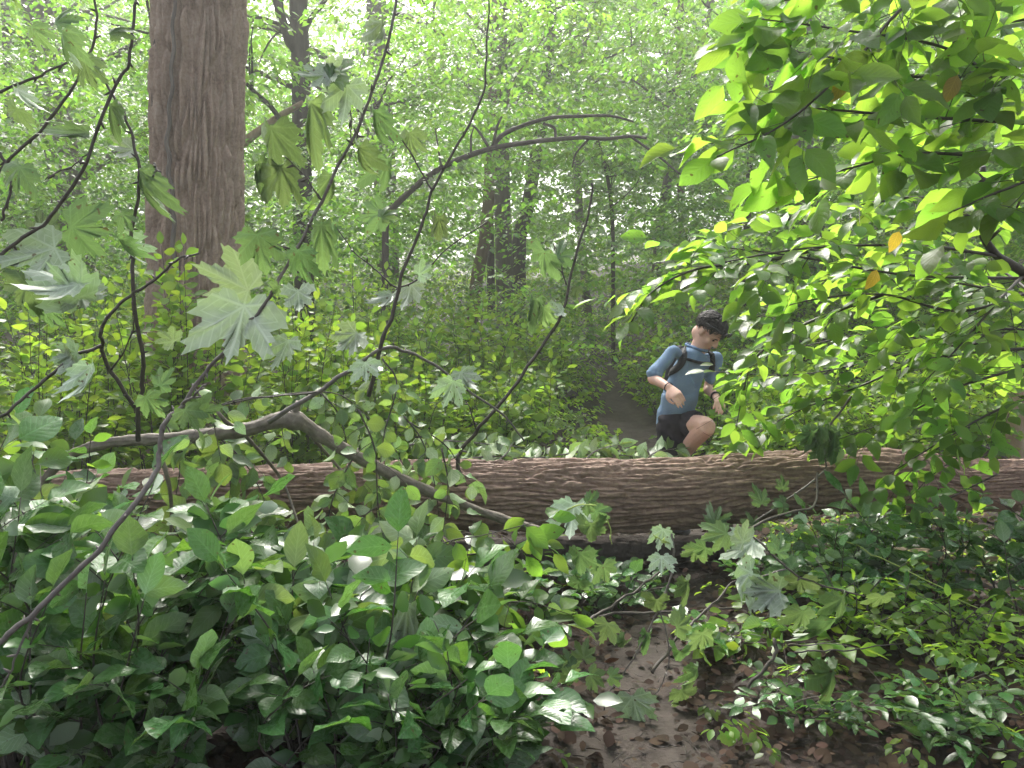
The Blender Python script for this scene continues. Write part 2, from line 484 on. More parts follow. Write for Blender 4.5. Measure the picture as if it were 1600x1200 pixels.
def bark_stem(axis, radius, nseg, step, cu, cv, depth, seed, fine=0.0035, lump=0.03, cap=False, cross=0.28, soft=0.26):
    """a stem along the polyline axis with modelled bark; axis dense, radius per point"""
    ax = np.asarray(axis, float)
    L = np.concatenate([[0], np.cumsum(np.linalg.norm(np.diff(ax, axis=0), axis=1))])
    n = int(L[-1] / step) + 1
    s = np.linspace(0, L[-1], n)
    p = np.stack([np.interp(s, L, ax[:, k]) for k in range(3)], -1)
    r = np.interp(s, L, radius)
    t = nrm(np.gradient(p, axis=0))
    ref = np.array((0, 1.0, 0)) if abs(t[0][1]) < 0.8 else np.array((1.0, 0, 0))
    A = nrm(np.cross(t, ref)); B = np.cross(t, A)
    kf = int(nseg * .78)                                  # finer towards the camera side, coarser behind
    th = np.concatenate([np.linspace(-0.75, np.pi + 0.25, kf, endpoint=False), np.linspace(np.pi + 0.25, 2 * np.pi - 0.75, nseg - kf, endpoint=False)])
    rm = float(np.mean(r)); C = 2 * np.pi * rm
    S, TH = np.meshgrid(s, th, indexing='ij')
    h = bark(S, TH / (2 * np.pi) * C, C, cu, cv, seed, soft=soft)
    h = (1 - cross) * h + cross * bark(S, TH / (2 * np.pi) * C, C, cu * 0.35, cv * 0.6, seed + 50)
    cx, sx = np.cos(TH), np.sin(TH)
    big = fbm(S * 1.3, cx * 1.2, sx * 1.2, seed + 20, 2)
    small = fbm(S * 22, cx * rm * 60, sx * rm * 60, seed + 30, 3)
    rr = r[:, None] * (1 + lump * big) + depth * (h - 0.8) + fine * small
    v = p[:, None] + rr[..., None] * (cx[..., None] * A[:, None] + sx[..., None] * B[:, None])
    i, j = np.meshgrid(np.arange(n - 1), np.arange(nseg), indexing='ij')
    f = [np.stack([i * nseg + j, i * nseg + (j + 1) % nseg, (i + 1) * nseg + (j + 1) % nseg, (i + 1) * nseg + j], -1).reshape(-1, 4)]
    v = v.reshape(-1, 3)
    if cap:
        k = np.arange(nseg); b = len(v)
        v = np.vstack([v, p[0], p[-1]])
        f.append(np.vstack([np.stack([np.full(nseg, b), (k + 1) % nseg, k], -1), np.stack([np.full(nseg, b + 1), (n - 1) * nseg + k, (n - 1) * nseg + (k + 1) % nseg], -1)]))
    return v, f

# the fallen log lying across the trail
def log_axis():
    a = []
    for px, top, bot, d in ((-260, 742, 842, 4.15), (0, 735, 842, 4.15), (300, 728, 830, 4.18), (700, 716, 830, 4.22), (1000, 713, 834, 4.28), (1290, 700, 804, 4.42), (1420, 702, 800, 4.55), (1500, 713, 800, 4.66), (1640, 717, 800, 4.8), (1800, 722, 800, 4.95)):
        r = (bot - top) / 2 / FPX * d * 0.97
        c = P(px, (top + bot) / 2, d)
        a.append((*c, r))
    return np.array(a)
la = catmull(log_axis(), 10)
root = thing('fallen_log', 'long fallen tree trunk with furrowed red-brown bark lying across the trail', 'log', (float(la[len(la)//2][0]), float(la[len(la)//2][1]), 0.1))
v, f = bark_stem(la[:, :3], la[:, 3], 195, 0.0105, 0.34, 0.025, 0.042, 41, cap=True, cross=0.24, soft=0.32)
v = v - np.array(root.location)
obj('trunk', new_mesh('trunk', v, f, MATS['log_bark']), root)
# stub of a broken limb on the log's hidden side that props it off the ground
st = catmull([P(1120, 800, 4.4), P(1128, 850, 4.5), P(1140, 905, 4.6)], 6)
v, f = bark_stem(st, np.linspace(0.09, 0.06, len(st)), 40, 0.01, 0.10, 0.03, 0.012, 44, cap=True)
obj('limb_stub', new_mesh('limb_stub', v - np.array(root.location), f, MATS['log_bark']), root)

def small_log(name, label, pts, r0, r1, mat, seed, depth=0.010):
    a = catmull(pts, 10)
    root = thing(name, label, 'log', a[len(a) // 2] * np.array((1, 1, 0)) + np.array((0, 0, a[:, 2].min() - r0)))
    v, f = bark_stem(a, np.linspace(r0, r1, len(a)), 60, 0.016, 0.12, 0.03, depth, seed, cap=True)
    obj('trunk', new_mesh('trunk', v - np.array(root.location), f, MATS[mat]), root)
    return root
small_log('rotting_log', 'pale rotting log lying behind and below the fallen trunk at right', [P(1215, 840, 5.05), P(1400, 832, 5.1), P(1640, 826, 5.2), P(1800, 828, 5.3)], 0.10, 0.13, 'dead_wood', 51)
small_log('rotting_log', 'thin grey-brown log on the ground low at the right edge', [P(1330, 868, 4.0), P(1480, 868, 4.1), P(1700, 862, 4.2)], 0.05, 0.06, 'dead_wood', 52)
small_log('rotting_log', 'dark wet log wedged under the fallen trunk beside the trail', [P(560, 866, 4.3), P(840, 860, 4.35), P(930, 858, 4.38), P(1090, 856, 4.45), P(1150, 858, 4.5)], 0.085, 0.07, 'dark_trunk', 53)

# the big standing tree
def tree_axis(pts):
    return catmull([P(*p) for p in pts], 10)
ta = catmull([(*P(304, 800, 6.5), .56), (*P(303, 720, 6.5), .46), (*P(304, 600, 6.5), .42), (*P(304, 470, 6.5), .392), (*P(307, 300, 6.5), .380), (*P(310, 150, 6.5), .372), (*P(312, 0, 6.5), .370), (*P(314, -300, 6.5), .35), (*P(318, -800, 6.6), .32), (*P(330, -1400, 6.8), .28)], 10)
root = thing('tree', 'big furrowed brown tree trunk standing behind the log at left', 'tree', (float(ta[0][0]), 6.5, 0))
vis = ta
kc = int(np.argmin(np.abs(ta[:, 2] - 5.6))); vis = ta[:kc + 1]
v, f = bark_stem(vis[:, :3], vis[:, 3], 250, 0.017, 0.60, 0.046, 0.085, 61, fine=0.005, lump=0.012, cross=0.16, soft=0.55)
obj('trunk', new_mesh('trunk', v - np.array(root.location), f, MATS['big_bark']), root)
t = tube(ta[kc:, :3], ta[kc:, 3] * .98, 40, wob=.02); obj('upper_trunk', new_mesh('upper_trunk', t[0] - np.array(root.location), t[1], MATS['big_bark']), root)
# vine on its left flank
vp = catmull([P(262, 660, 6.2), P(272, 560, 6.14), P(268, 470, 6.13), P(272, 400, 6.11), P(270, 330, 6.12), P(265, 270, 6.10), P(262, 215, 6.12), P(267, 150, 6.11), P(270, 80, 6.12), P(272, 0, 6.12), P(272, -100, 6.12)], 8)
vp[:, 0] += 0.010 * np.sin(np.arange(len(vp)) * 0.9)
t = tube(vp, np.linspace(0.022, 0.013, len(vp)), 7, wob=0.08)
o = obj('climbing_vine', new_mesh('climbing_vine', t[0], t[1], MATS['grey_trunk']))
tag(o, 'grey woody vine climbing the left side of the big trunk', 'vine')
vp = catmull([P(243, 330, 6.35), P(240, 230, 6.35), P(242, 120, 6.36), P(243, 60, 6.36)], 8)
vp[:, 0] += 0.012 * np.sin(np.arange(len(vp)) * 0.8)
t = tube(vp, np.linspace(0.016, 0.010, len(vp)), 7, wob=0.08)
o = obj('climbing_vine', new_mesh('climbing_vine', t[0], t[1], MATS['dark_trunk']))
tag(o, 'thin dark vine along the left edge of the big trunk', 'vine')
# ------------------------------------------------------------------ leaf masses
T2 = (np.array([(0, 0, 0), (.30, .42, .07), (0, 1, -.06), (-.30, .42, .07)]), np.array([(0, 1, 2), (0, 2, 3)]))
T8 = (np.array([(0, 0, 0), (.22, .22, .05), (.30, .50, .06), (.19, .78, .03), (0, 1, -.08), (-.19, .78, .03), (-.30, .50, .06), (-.22, .22, .05), (0, .35, .01), (0, .7, -.01)]),
      np.array([(0, 1, 8), (1, 2, 8), (2, 9, 8), (2, 3, 9), (3, 4, 9), (4, 5, 9), (5, 6, 9), (6, 8, 9), (6, 7, 8), (7, 0, 8)]))

def leaf_mass(pos, d, n, size, tmpl, rnd=None):
    """many leaves as raw arrays: base positions, directions, normals, lengths"""
    tv, tf = tmpl
    d = nrm(d); s = nrm(np.cross(d, n)); n = np.cross(s, d)
    w = size * (0.85 + 0.3 * rng.random(len(pos)))
    v = pos[:, None] + (w[:, None] * tv[None, :, 0])[..., None] * s[:, None] + (size[:, None] * tv[None, :, 1])[..., None] * d[:, None] + (size[:, None] * tv[None, :, 2])[..., None] * n[:, None]
    f = tf[None] + (np.arange(len(pos)) * len(tv))[:, None, None]
    if rnd is None: rnd = rng.random(len(pos))
    return v.reshape(-1, 3), f.reshape(-1, tf.shape[1]), np.repeat(rnd, len(tv))

def spray_points(c, az, rad, tilt, droop, nl):
    """a flat fan of leaves round each centre c (N,3): nl leaves each; returns pos, dir, normal"""
    Np = len(c)
    r = rad[:, None] * np.sqrt(rng.random((Np, nl))) 
    a = az[:, None] + rng.normal(size=(Np, nl)) * 1.0
    lx, ly = np.cos(a) * r, np.sin(a) * r
    lz = -droop[:, None] * (r / rad[:, None]) ** 2 * rad[:, None] + rng.normal(size=(Np, nl)) * 0.055 * rad[:, None]
    tx = tilt[:, None, 0] * lx + tilt[:, None, 1] * ly
    pos = c[:, None] + np.stack([lx, ly, lz + tx], -1)
    la_ = a + rng.normal(size=(Np, nl)) * 0.7
    d = np.stack([np.cos(la_), np.sin(la_), -0.25 - 0.5 * rng.random((Np, nl))], -1)
    nn = np.stack([rng.normal(size=(Np, nl)) * 0.42, rng.normal(size=(Np, nl)) * 0.42, np.ones((Np, nl))], -1)
    return pos.reshape(-1, 3), d.reshape(-1, 3), nn.reshape(-1, 3)

def sprays(centres, rad, size, nl, az=None, droop=0.25, tiltsd=0.18):
    c = np.asarray(centres, float); n_ = len(c)
    rad = np.broadcast_to(rad, (n_,)) * (0.75 + 0.5 * rng.random(n_))
    az = rng.random(n_) * 6.283 if az is None else az
    p, d, nn = spray_points(c, az, rad, rng.normal(size=(n_, 2)) * tiltsd, np.full(n_, droop), nl)
    sz = size * (0.6 + 0.65 * rng.random(len(p)))
    tone = np.repeat(np.clip(0.5 + 0.22 * rng.normal(size=n_), 0, 1), nl)
    return p, d, nn, sz, np.clip(tone + 0.16 * rng.normal(size=len(p)), 0, 1)

def merge(parts, tmpl):
    p, d, nn, sz, r = (np.concatenate([q[k] for q in parts]) for k in range(5))
    return leaf_mass(p, d, nn, sz, tmpl, r)

def in_view(p, mx=150, my=150):
    f = p[:, 1] * _cp + (p[:, 2] - CAM[2]) * _sp
    up = -p[:, 1] * _sp + (p[:, 2] - CAM[2]) * _cp
    x = 800 + FPX * p[:, 0] / f; y = 600 - FPX * up / f
    return (x > -mx) & (x < 1600 + mx) & (y > -my) & (y < 1200 + my)

# ------------------------------------------------------------------ background trees with trunks one can tell apart
def limb(g, p0, d0, length, r, depth=0, up=0.15):
    n_ = 5
    pts = [np.array(p0, float)]; d = nrm(d0)
    for k in range(n_):
        d = nrm(d + np.array((rng.normal() * .18, rng.normal() * .18, rng.normal() * .14 + up * 0.3)))
        pts.append(pts[-1] + d * length / n_)
    c = catmull(pts, 3)
    g.add(*tube(c, np.linspace(r, r * 0.25, len(c)), 5))
    ends = [pts[k] for k in range(2, n_ + 1)]
    if depth > 0:
        for k in (2, 3, 4):
            a = rng.random() * 6.28
            ends += limb(g, pts[k], d + 0.9 * np.array((math.cos(a), math.sin(a), 0.1)), length * 0.55, r * 0.5, depth - 1, up)
    return ends

def wood_tree(name, label, pts, w0, w1, mat, crown=None, limbs=7, lsize=0.11, group=None, ltmpl=T2, extra=None, cat='tree', top_h=None):
    """pts: (px, py, depth) up the trunk; w0, w1 trunk widths in photo pixels; crown: (zmin, zmax, radius, n_sprays)"""
    a = catmull([P(*p) for p in pts], 6)
    base = a[0].copy(); gz = float(ground_z(base[0], base[1]))
    if base[2] > gz:                                     # carry the trunk down to the ground
        k = np.linspace(gz - 0.1, base[2], 5)[:-1]
        a = np.vstack([np.stack([np.full(4, base[0]), np.full(4, base[1]), k], -1), a])
    d0 = pts[0][2]
    r = np.linspace(w0, w1, len(a)) / FPX * d0 / 2
    r[:3] *= (1.35, 1.18, 1.07)
    root = thing(name, label, cat, (a[0][0], a[0][1], gz), group)
    off = np.array(root.location)
    g = Geo(); g.add(*tube(a, r, 12, wob=0.025))
    obj('trunk', g.mesh('trunk', MATS[mat], off), root)
    if extra:
        for e, e0, e1 in extra:
            c = catmull([P(*p) for p in e], 6); g = Geo()
            g.add(*tube(c, np.linspace(e0, e1, len(c)) / FPX * e[0][2] / 2, 9, wob=0.03))
            obj('limb', g.mesh('limb', MATS[mat], off), root)
    if crown:
        z0, z1, R, ns = crown
        ends = []
        for k in range(limbs):
            z = z0 + (z1 - z0) * (k + rng.random()) / limbs
            i_ = int(np.argmin(np.abs(a[:, 2] - z))); az = rng.random() * 6.28
            g = Geo()
            e = limb(g, a[i_], (math.cos(az), math.sin(az), 0.25), R * (0.7 + 0.4 * rng.random()), max(0.012, r[i_] * 0.35), 1)
            ends += e
            obj('limb', g.mesh('limb', MATS[mat], off), root)
        ends = np.array(ends)
        c = ends[rng.integers(0, len(ends), ns)] + rng.normal(size=(ns, 3)) * np.array((R * .22, R * .22, R * .10))
        c = c[in_view(c, 250, 250)] if len(c) else c
        if len(c):
            v, f, rr = merge([sprays(c, R * 0.26, lsize, 42)], ltmpl)
            o = obj('crown', new_mesh('crown', v - off, f, MATS['wood_m'], smooth=False, rnd=rr), root); o["kind"] = "stuff"
    return root

wood_tree('tree', 'thick brown leaning trunk in the wood at the upper left', [(150, 620, 13), (120, 420, 13), (104, 290, 13), (82, 150, 13), (66, 60, 13), (50, -60, 13), (30, -200, 13)], 52, 38, 'grey_trunk', (3.2, 8.5, 2.6, 90))
wood_tree('tree', 'dark forked tree with bare branches just right of the big trunk', [(478, 560, 11), (474, 400, 11), (472, 250, 11), (470, 120, 11), (466, 0, 11), (462, -160, 11)], 32, 26, 'dark_trunk', (3.4, 7.5, 2.2, 60),
          extra=[([(470, 95, 11), (450, 55, 10.9), (436, 15, 10.8), (420, -60, 10.7)], 16, 12), ([(470, 60, 11), (488, 25, 11.1), (508, 0, 11.1), (530, -50, 11.2)], 9, 6), ([(445, 42, 10.9), (415, 30, 10.8), (384, 24, 10.7)], 7, 4), ([(468, 30, 11), (425, 60, 11), (395, 120, 11)], 4, 2)])
wood_tree('dead_tree', 'pale broken dead trunk slanting behind the big trunk', [(360, 240, 10.5), (400, 208, 10.5), (440, 180, 10.6), (474, 160, 10.6)], 16, 8, 'dead_wood', cat='dead tree')
wood_tree('tree', 'shaggy grey trunk at the top left of centre under the glare', [(610, 560, 15), (604, 350, 15), (598, 200, 15), (592, 90, 15), (588, 0, 15), (583, -150, 15)], 36, 30, 'grey_trunk', (4.0, 10, 2.8, 80))
wood_tree('tree', 'slim pale brown trunk leaning left of the dark pair in the centre', [(738, 500, 15), (746, 430, 15), (758, 370, 15), (764, 300, 15), (768, 200, 15.1), (774, 80, 15.2), (778, -80, 15.3)], 21, 15, 'brown_trunk', (4.4, 9.5, 2.2, 60))
wood_tree('tree', 'thin dark trunk between the pale leaning one and the thick one', [(768, 520, 16.5), (767, 430, 16.5), (766, 340, 16.5), (772, 150, 16.5), (776, -60, 16.5)], 13, 10, 'dark_trunk', (5.2, 10, 2.0, 40))
wood_tree('tree', 'thick dark upright trunk in the centre of the background', [(790, 530, 16), (789, 440, 16), (785, 330, 16), (782, 180, 16), (780, 0, 16), (780, -120, 16)], 29, 22, 'grey_trunk', (4.8, 11, 2.6, 80))
wood_tree('tree', 'dark curved trunk right of the thick one in the centre', [(808, 530, 17), (810, 440, 17), (812, 370, 17), (824, 325, 17), (838, 240, 17), (852, 150, 17), (862, 0, 17)], 26, 16, 'dark_trunk', (4.8, 10, 2.4, 60))
wood_tree('tree', 'slender grey trunk at the top right of centre', [(925, 560, 20), (905, 330, 20), (897, 100, 20), (893, 0, 20), (888, -100, 20)], 13, 11, 'grey_trunk', (5.0, 12, 2.6, 70), extra=[([(902, 100, 20), (916, 60, 20), (928, 20, 20), (934, -30, 20)], 10, 8)])
wood_tree('tree', 'short dark bare stem hanging over the trail behind the arched limb', [(958, 560, 12.5), (958, 420, 12.5), (957, 350, 12.5), (953, 300, 12.5), (944, 255, 12.5), (932, 215, 12.5)], 7, 5, 'dark_trunk', (3.0, 4.2, 1.4, 30))
wood_tree('tree', 'thin reddish broken trunk on the slope right of the trail', [(1070, 520, 19), (1068, 400, 19), (1064, 290, 19), (1060, 160, 19), (1062, 60, 19), (1064, -60, 19)], 13, 10, 'brown_trunk', (5.0, 11, 2.6, 70))
wood_tree('tree', 'dark slanting trunk beside the thin reddish one', [(1020, 480, 21), (1036, 320, 21), (1060, 220, 21), (1084, 130, 21), (1110, 0, 21), (1125, -80, 21)], 15, 12, 'dark_trunk', (5.0, 12, 3.0, 80))
wood_tree('tree', 'stout grey trunk showing between the leaves at upper right', [(1274, 600, 13), (1268, 420, 13), (1264, 310, 13), (1258, 220, 13), (1250, 100, 13), (1246, -60, 13)], 46, 36, 'grey_trunk', (3.6, 9.5, 2.4, 80))
wood_tree('tree', 'darker trunk close behind the stout grey one at upper right', [(1236, 560, 15), (1240, 330, 15), (1243, 200, 15), (1246, 60, 15), (1246, -60, 15)], 26, 22, 'dark_trunk', (4.0, 10, 2.4, 70))
wood_tree('tree', 'dark narrow trunk low in the leaves left of the stout grey one', [(1165, 560, 14), (1165, 420, 14), (1168, 340, 14), (1170, 290, 14), (1176, 180, 14), (1180, 60, 14)], 12, 9, 'dark_trunk', (3.4, 7.5, 2.2, 70))
wood_tree('tree', 'slim young tree far left beyond the leaning trunk', [(22, 560, 17), (20, 300, 17), (12, 100, 17), (6, -60, 17)], 15, 11, 'dark_trunk', (3.4, 10, 3.0, 90))
wood_tree('tree', 'young dark tree hidden in leaves far right', [(1480, 600, 14), (1472, 380, 14), (1468, 200, 14), (1462, -60, 14)], 22, 16, 'dark_trunk', (3.0, 9, 2.8, 90))
wood_tree('dead_tree', 'pale splintered snag standing behind the log at the right edge', [(1582, 745, 6.2), (1586, 690, 6.2), (1592, 620, 6.2), (1597, 585, 6.2)], 36, 20, 'dead_wood', cat='dead tree')

# the arched dark tree whose limb spans the picture
root = wood_tree('tree', 'dark arched limb bowing across the middle of the wood to the right', [(598, 640, 8.2), (600, 520, 8.2), (602, 400, 8.2), (606, 340, 8.2), (640, 300, 8.2), (690, 262, 8.15), (760, 234, 8.1), (830, 222, 8.0), (905, 215, 8.0), (945, 217, 7.9), (985, 213, 7.9), (1010, 216, 7.8)], 13, 4, 'dark_trunk',
    extra=[([(768, 232, 8.1), (790, 208, 8.1), (850, 186, 8.0), (900, 182, 8.0), (952, 181, 7.9), (990, 190, 7.9)], 8, 3), ([(770, 230, 8.1), (776, 200, 8.0), (784, 182, 8.0)], 5, 3), ([(765, 232, 8.1), (748, 205, 8.2), (738, 196, 8.2)], 5, 3), ([(868, 218, 8.0), (866, 200, 8.0), (848, 193, 8.0)], 5, 4),
           ([(920, 217, 8), (900, 240, 8.1), (894, 262, 8.1)], 4, 2), ([(736, 240, 8.1), (736, 215, 8.1), (740, 200, 8.1)], 4, 2), ([(690, 262, 8.1), (686, 240, 8.1), (680, 200, 8.0)], 4, 2), ([(985, 213, 7.9), (1030, 245, 7.8), (1060, 270, 7.8), (1078, 280, 7.8)], 4, 2)])
off = np.array(root.location)
cs = []
for q in range(70):
    px = rng.uniform(560, 1010)
    arch = np.interp(px, [560, 606, 690, 760, 905, 985, 1060], [330, 330, 258, 232, 214, 212, 235])
    cs.append(P(px, arch + rng.normal() * 60 - 20, 8.9 + abs(rng.normal()) * 0.8))
v, f, rr = merge([sprays(np.array(cs), 0.32, 0.085, 30)], T2)
o = obj('crown', new_mesh('crown', v - off, f, MATS['wood_m'], smooth=False, rnd=rr), root); o["kind"] = "stuff"

# ------------------------------------------------------------------ the mass of the wood behind: tiers of leaves nobody could count
def tiers(n_, ymin, ymax, zfun, R, lsize, nspr, nl, keep):
    out = []
    tries = 0
    while len(out) < n_ and tries < n_ * 8:
        tries += 1
        y = ymin + (ymax - ymin) * rng.random() ** 0.8
        px = rng.uniform(-150, 1750)
        z = zfun(y)
        x = (px - 800) / FPX * y
        if keep(px, y, x, z):
            out.append((x, y, z))
    c = np.array(out)
    big = np.repeat(c, nspr, 0); k = len(big)
    rr_ = np.repeat(R * (0.6 + 0.8 * rng.random(len(c))), nspr)
    a = rng.random(k) * 6.283; rad = np.sqrt(rng.random(k)) * rr_
    big = big + np.stack([np.cos(a) * rad, np.sin(a) * rad, rng.normal(size=k) * 0.16 * rr_ - 0.25 * rad ** 2 / rr_], -1)
    return sprays(big, 0.45, lsize, nl)
def keep_wood(px, y, x, z):
    X, Y, _ = to_px((x, y, z))
    if Y < -200 or Y > 640: return False
    if Y < 130 and 380 < px < 700: return rng.random() < 0.40      # brighter, opener crowns here
    return True
parts = [tiers(760, 17, 30, lambda y: float(ground_z(0, y)) + rng.uniform(0.6, 11), 1.5, 0.15, 8, 26, keep_wood),
         tiers(520, 30, 46, lambda y: float(ground_z(0, y)) + rng.uniform(1, 18), 2.7, 0.29, 9, 28, keep_wood)]
parts.append(tiers(480, 48, 60, lambda y: float(ground_z(0, y)) + rng.uniform(0, 24), 4.2, 0.68, 6, 26, keep_wood))
v, f, rr = merge(parts, T2)
o = obj('woodland', new_mesh('woodland', v, f, MATS['wood_m'], smooth=False, rnd=rr)); o["kind"] = "stuff"; o["label"] = "hazy green mass of distant leaves filling the wood behind"
# mid-distance saplings' leaves in layers, 9 to 17 m
def keep_mid(px, y, x, z):
    X, Y, _ = to_px((x, y, z))
    if Y < -160: return False
    if path_dist(x, y) < 0.25: return False
    if 690 < px < 860 and 290 < Y < 450: return False             # the group of trunks stays in the clear
    if 380 < px < 700 and Y < 140: return rng.random() < 0.3
    return True
def keep_near(px, y, x, z):
    X, Y, _ = to_px((x, y, z))
    if Y < -60 or Y > 560 or path_dist(x, y) < 0.5: return False
    if 200 < X < 410 and y < 8.5: return False                    # not in front of the big trunk
    if 700 < X < 850 and 260 < Y < 460: return False
    if 860 < X < 1000 and Y > 420: return False
    if 440 < X < 500 and Y < 180: return False
    arch = np.interp(X, [600, 690, 760, 905, 985], [335, 258, 232, 214, 212])
    if 580 < X < 1010 and abs(Y - arch) < 26 and y < 8.4: return False
    return True
parts = [tiers(520, 9.5, 17, lambda y: float(ground_z(0, y)) + rng.uniform(0.5, 6.0), 0.9, 0.095, 7, 26, keep_mid),
         tiers(330, 7.6, 12.5, lambda y: float(ground_z(0, y)) + rng.uniform(0.8, 5.2), 0.62, 0.082, 7, 26, keep_near)]
v, f, rr = merge(parts, T2)
o = obj('understory', new_mesh('understory', v, f, MATS['wood_m'], smooth=False, rnd=rr)); o["kind"] = "stuff"; o["label"] = "layers of sapling leaves in the middle distance"
# low brush covering the forest floor beyond the log
def low_brush(n_, ymin, ymax, h, lsize, R, nl, gap):
    y = ymin + (ymax - ymin) * rng.random(n_) ** 1.3
    x = (rng.uniform(-120, 1720, n_) - 800) / FPX * y
    z = ground_z(x, y) + h * rng.random(n_) ** 0.8 * (0.35 + 0.65 * smoothstep(0, 0.9, path_dist(x, y) - gap))
    ok = path_dist(x, y) > gap + 0.3 * R
    c = np.stack([x, y, z], -1)[ok]
    return sprays(c, R, lsize, nl, droop=0.35, tiltsd=0.3)
v, f, rr = merge([low_brush(2300, 10, 26, 1.5, 0.085, 0.33, 26, 0.12), low_brush(1900, 6.0, 11, 0.8, 0.07, 0.24, 26, 0.10)], T2)
o = obj('undergrowth', new_mesh('undergrowth', v, f, MATS['brush_m'], smooth=False, rnd=rr)); o["kind"] = "stuff"; o["label"] = "low green undergrowth carpeting the forest floor beyond the log"

# leaf crowns added out of view overhead to shade the wood in patches
n_ = 430
y = rng.uniform(-9, 34, n_); x = rng.uniform(-17, 17, n_); z = rng.uniform(8.5, 15, n_) + 0.02 * y
hole = vnoise(x * 0.16, y * 0.16, 0, 91)
ok = (hole < 0.30) & (z - 1.4 > 0.44 * y) & ((np.abs(x) > 6.5) | (rng.random(n_) < 0.12))
c = np.stack([x, y, z], -1)[ok]
v, f, rr = merge([sprays(c, 1.25, 0.30, 34, droop=.3, tiltsd=.25)], T2)
o = obj('shade_canopy', new_mesh('shade_canopy', v, f, MATS['wood_m'], smooth=False, rnd=rr)); o["kind"] = "stuff"; o["label"] = "unseen leaf crowns added high overhead to shade the wood"
# ------------------------------------------------------------------ single leaves: shared meshes
def ovate_mesh(name, mat, width=0.30, fold=0.25, curl=0.25, twist=0.0, wave=0.04, seed=0, tip=1.0, rows=7):
    """unit-length leaf along +Y, normal +Z, short stalk behind the origin"""
    rg = np.random.default_rng(seed)
    t = np.linspace(0, 1, rows)
    w = width * np.sin(np.pi * np.clip(t, 0, 1) ** 0.86) ** 0.80 * (1 - 0.15 * t * tip)
    w[0] = 0.012; w[-1] = 0.004
    ang = curl * (t - 0.2)
    y = np.concatenate([[0], np.cumsum(np.cos((ang[1:] + ang[:-1]) / 2) * np.diff(t))])
    z = -np.concatenate([[0], np.cumsum(np.sin((ang[1:] + ang[:-1]) / 2) * np.diff(t))])
    v, uv = [], []
    for k in range(rows):
        tw = twist * t[k]
        for s, c in ((-1, 0), (0, 0.5), (1, 1)):
            dx = s * w[k] * math.cos(fold); dz = abs(s) * w[k] * math.sin(fold) + (wave * rg.normal() if s and 0 < k < rows - 1 else 0) * w[k] / width
            X = dx * math.cos(tw) - dz * math.sin(tw); Z = dx * math.sin(tw) + dz * math.cos(tw)
            v.append((X, y[k], z[k] + Z)); uv.append((c, t[k]))
    f = []
    for k in range(rows - 1):
        for s in (0, 1):
            a = k * 3 + s
            f.append((a, a + 1, a + 4, a + 3))
    b = len(v)
    v += [(-.011, -.12, -.005), (.011, -.12, -.005), (0, -.12, .012)]; uv += [(.5, 0)] * 3
    tri = [(b, b + 1, 2), (b, 2, 1), (b, 1, 0), (b + 1, b + 2, 2), (b + 2, b, 0), (b + 2, 0, 1)]
    return new_mesh(name, np.array(v), [np.array(f), np.array(tri)], mat, True, uv=np.array(uv))

_half = [(0, 1.0), (.045, .86), (.12, .82), (.10, .70), (.17, .62), (.145, .50), (.23, .50), (.30, .62), (.40, .66), (.55, .76), (.53, .62), (.62, .60), (.53, .48), (.56, .40), (.43, .28), (.50, .22), (.66, .20), (.57, .10), (.62, .02), (.48, -.02), (.44, -.10), (.33, -.11), (.29, -.20), (.16, -.18), (.05, -.06)]
def maple_mesh(name, mat, cup=0.12, droop=0.0, fold=0.0, wave=0.03, seed=0):
    """unit leaf: stalk joint at the origin, middle lobe along +Y, normal +Z"""
    rg = np.random.default_rng(seed)
    out = [(x, y) for x, y in _half] + [(-x, y) for x, y in reversed(_half[1:])]
    out = np.array(out)
    ang_ = np.arctan2(out[:, 0], out[:, 1]); out = out * (1 + 0.035 * rg.normal(size=out.shape)) * (1 + 0.10 * np.sin(ang_ * 2 + rg.random() * 6.28) + 0.07 * np.sin(ang_ * 3.5 + rg.random() * 6.28))[:, None]
    n_ = len(out)
    def lift(p):
        x, y = p[..., 0], p[..., 1]
        r2 = x * x + y * y; r = np.sqrt(r2)
        th = np.arctan2(x, y)
        valley = -np.cos(th * 2 * np.pi / 0.9) * 0.045 * r
        z = -cup * r2 + valley + wave * np.sin(x * 7 + seed) * np.cos(y * 6 + seed * 2) * r
        X, Y = x, y
        if fold:                                   # both halves fold down about the midrib, as wilting leaves do
            a = fold * np.minimum(1, np.abs(x) * 3.0)
            X = x * np.cos(a); z = z - np.abs(x) * np.sin(a)
        if droop:
            a = droop * np.clip(y, 0, 1)
            Y = y * np.cos(a * 0.8); z = z - np.abs(y) * np.sin(a * 0.8) * (y > 0)
        return np.stack([X, Y, z], -1)
    ring = lift(out * 0.52)
    v = np.vstack([np.zeros((1, 3)), ring, lift(out)])
    uv = np.vstack([[(0, 0)], out * 0.52, out]); uv = np.stack([uv[:, 0] * 0.5 + 0.5, uv[:, 1] * 0.5 + 0.25], -1)
    k = np.arange(n_); k1 = (k + 1) % n_
    tri = np.stack([np.zeros(n_, int), 1 + k1, 1 + k], -1)
    quad = np.stack([1 + k, 1 + k1, 1 + n_ + k1, 1 + n_ + k], -1)
    return new_mesh(name, v, [tri, quad], mat, True, uv=uv)

